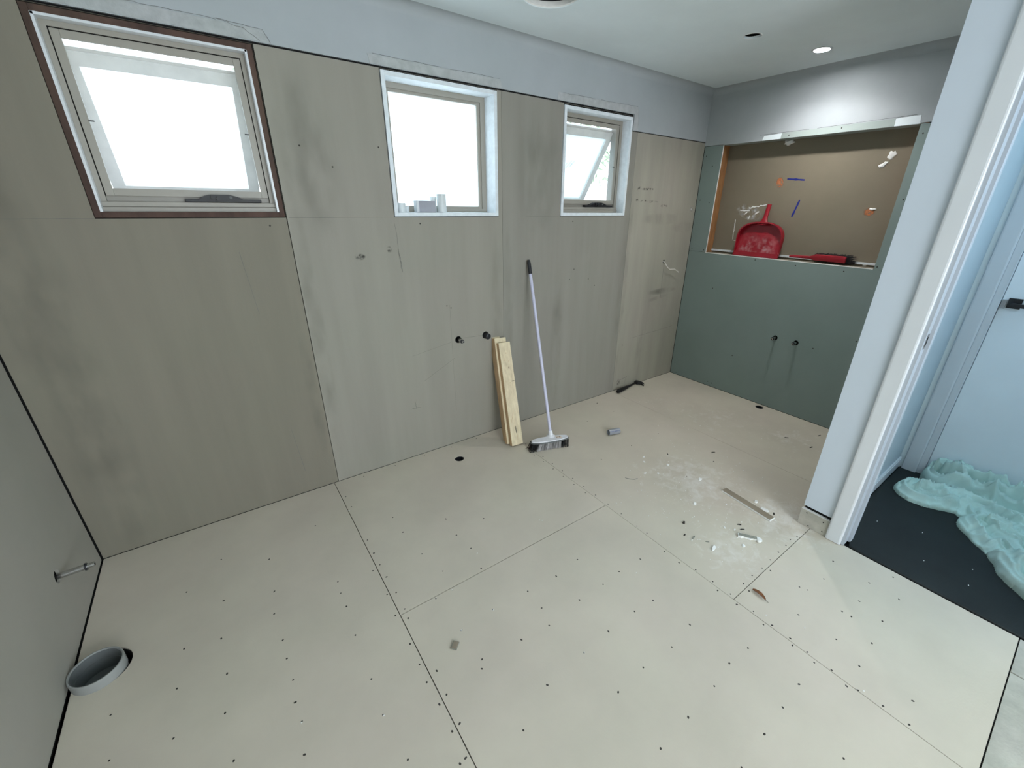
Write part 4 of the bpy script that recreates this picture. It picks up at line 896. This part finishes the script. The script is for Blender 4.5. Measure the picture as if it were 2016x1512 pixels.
# fine crumbs nobody could count
r_ = random.Random(9); bm = bmesh.new()
for i in range(420):
    cx, cy, sg = r_.choice([(2.8, -1.2, .28), (2.95, -1.7, .16), (2.7, -1.5, .25), (3.7, -.8, .4), (2.55, -1.3, .15), (3.5, -1.4, .3)])
    x, y = r_.gauss(cx, sg), r_.gauss(cy, sg); 
    if not (2.26 < x < 4.2 and -1.83 < y < -.05) or (x > 2.97 and y < -1.77): continue
    s = r_.uniform(.0008, .0024) * (1.5 if r_.random() < .1 else 1)
    bmesh.ops.create_icosphere(bm, subdivisions=1, radius=s, matrix=Matrix.Translation((x, y, s * .45)) @ Matrix.Diagonal((r_.uniform(.8, 1.8), 1, .5, 1)))
for x, y in [(2.819, -1.294), (2.629, -1.315), (2.44, -1.346), (2.418, -1.303), (2.809, -1.777), (2.389, -1.714), (1.035, -.31), (1.040, -.315), (1.46, -.99), (1.19, -1.108), (1.265, -1.111), (1.544, -1.655), (.633, -1.290), (.856, -1.425), (1.36, -1.30), (2.50, -.52), (2.49, -.515), (1.208, -1.303), (2.0, -1.52), (2.34, -2.10), (1.85, -.98), (1.86, -.99), (2.27, -1.98), (2.25, -2.33)]:
    bmesh.ops.create_icosphere(bm, subdivisions=1, radius=.0026, matrix=Matrix.Translation((x, y, .001)) @ Matrix.Diagonal((1.3, 1, .5, 1)))
tag(from_bm('plaster_grit', bm, 'white', None, kind='stuff'), 'fine white plaster grit strewn over the floor sheets', 'grit')
# brown strip, offcut, chip, leaf
def strip(name, a, b, wd, th, label, m, cat):
    a = Vector(a); b = Vector(b); d = (b - a); t = empty(name, (a.x, a.y, 0), label, cat, rot=(0, 0, math.atan2(d.y, d.x)))
    L = d.length; bm = bmesh.new(); bx(bm, 0, L, -wd / 2, wd / 2, .0005, th, None, .0008); from_bm('core', bm, 'white', t, label='white gypsum core')
    box('paper_face', .001, L - .004, -wd / 2 + .001, wd / 2 - .0015, th - .0002, th + .0012, m, t); return t, L
strip('plasterboard_strip', (2.913, -1.412), (2.882, -1.712), .044, .010, 'long brown faced plasterboard strip lying on the floor near the doorway wall', 'brownstrip', 'strip')
t = empty('plasterboard_offcut', (2.617, -1.664, 0), 'short broken plasterboard offcut nearest the doorway wall foot, white edge up', 'offcut', rot=(0, 0, math.atan2(-.09, .062)))
bm = bmesh.new(); n = 8; T = []
for i in range(n + 1):
    u = .112 * i / n; wv = .011 + .004 * sin(i * 2.1); z = .010 + .002 * sin(i * 1.3); T.append([bm.verts.new(q) for q in ((u, -wv, .0005), (u, wv, .0005), (u, wv, z), (u, -wv, z))])
for a, b in zip(T, T[1:]):
    for i in range(4): bm.faces.new((a[i], a[(i + 1) % 4], b[(i + 1) % 4], b[i]))
bm.faces.new(T[0]); bm.faces.new(T[-1][::-1]); bmesh.ops.create_icosphere(bm, subdivisions=2, radius=.010, matrix=Matrix.Translation((.095, -.016, .008)) @ Matrix.Diagonal((1, .8, .8, 1)))
from_bm('core', bm, 'white', t); box('paper_face', .004, .088, -.009, .010, .0105, .0128, 'chipg', t)
t = empty('sheet_chip', (1.158, -1.347, 0), 'small square grey fibre cement chip alone on the near floor sheet', 'chip', rot=(0, 0, .72))
bm = bmesh.new(); bx(bm, -.016, .016, -.0125, .0125, .0003, .006, None, .0008); from_bm('chip_body', bm, 'chipg', t); box('chip_top', -.015, .014, -.011, .009, .0055, .0068, 'brownstrip', t)
def leaf():
    t = empty('dry_leaf', (2.343, -1.915, .001), 'curled brown dry leaf on the floor sheet near the doorway', 'leaf', rot=(0, 0, radians(-98)))
    vs = []; fs = []; n = 12
    for i in range(n + 1):
        s = i / n; wd = .0105 * sin(pi * s) ** .7 * (1 - .25 * s); x = -.033 + .062 * s; z = .003 + .006 * sin(pi * s)
        vs += [(x, -wd, z + .005), (x, -wd * .5, z + .001), (x, 0, z - .002), (x, wd * .5, z + .001), (x, wd, z + .006)]
    for i in range(n):
        for j in range(4): fs.append((i * 5 + j, i * 5 + j + 1, (i + 1) * 5 + j + 1, (i + 1) * 5 + j))
    me = bpy.data.meshes.new('leaf_blade'); me.from_pydata(vs, [], fs); [setattr(p, 'use_smooth', True) for p in me.polygons]
    link('leaf_blade', me, 'leaf', t); bm = bmesh.new(); sweep(bm, [(-.033, 0, .002), (0, 0, .0075), (.029, 0, .003), (.042, .001, .0015)], [.0006, .0009, .001, .0008], 6); from_bm('leaf_stem', bm, 'dark', t, True)
leaf()
bm = bmesh.new(); sweep(bm, [(2.522, -.985, .001), (2.535, -1.01, .0012), (2.555, -1.03, .001), (2.58, -1.035, .0012)], .0012, 6); tag(from_bm('plastic_curl', bm, 'bumper', None, True), 'thin dark curled swarf thread on the floor in front of the broom', 'thread')
# ------------------------------------------------------------------ outside
box('ground', -6, 12, .14, 8, -1.2, -.6, 'ground', **S)
fn = empty('fence', (3.8, 2.6, -.6), 'pale paling fence outside beyond the far right window', 'fence')
for i in range(26):
    box('paling', 0 + (i - 20) * .15, .142 + (i - 20) * .15, 0, .02, 0, 2.2, 'fence', fn)
box('fence_rail', -3., .9, .02, .06, .5, .58, 'fence', fn); box('fence_rail', -3., .9, .02, .06, 1.7, 1.78, 'fence', fn)
def bush(x, y, z, rx, rz, label, n=1500, seed=1):
    t = empty('shrub', (x, y, -.6), label, 'shrub'); r = random.Random(seed); bm = bmesh.new()
    for i in range(n):
        a = r.uniform(0, 2 * pi); b = r.uniform(-1, 1); k = r.uniform(.6, 1) ; c = Vector((rx * k * cos(a) * (1 - b * b) ** .5, rx * .6 * k * sin(a) * (1 - b * b) ** .5, z + .6 + rz * b * k))
        mx = Matrix.Translation(c) @ Matrix.Rotation(r.uniform(0, 6), 4, Vector((r.uniform(-1, 1), r.uniform(-1, 1), r.uniform(-1, 1)))); s = r.uniform(.03, .06)
        bm.faces.new([bm.verts.new(mx @ Vector(q)) for q in ((-s, 0, 0), (0, -s * .4, 0), (s, 0, .01), (0, s * .4, 0))])
    from_bm('foliage', bm, 'green_leaf', t, kind='stuff'); cyl('stem', (0, 0, 0), (0, 0, z + .6), .03, 'bark', t)
bush(4.9, 2.3, 2.2, .7, .5, 'green leafy shrub outside beyond the far right window', 500, 3)
bush(1.6, 3.2, 2.9, .35, .45, 'green treetop outside above the left window sash', 700, 5)
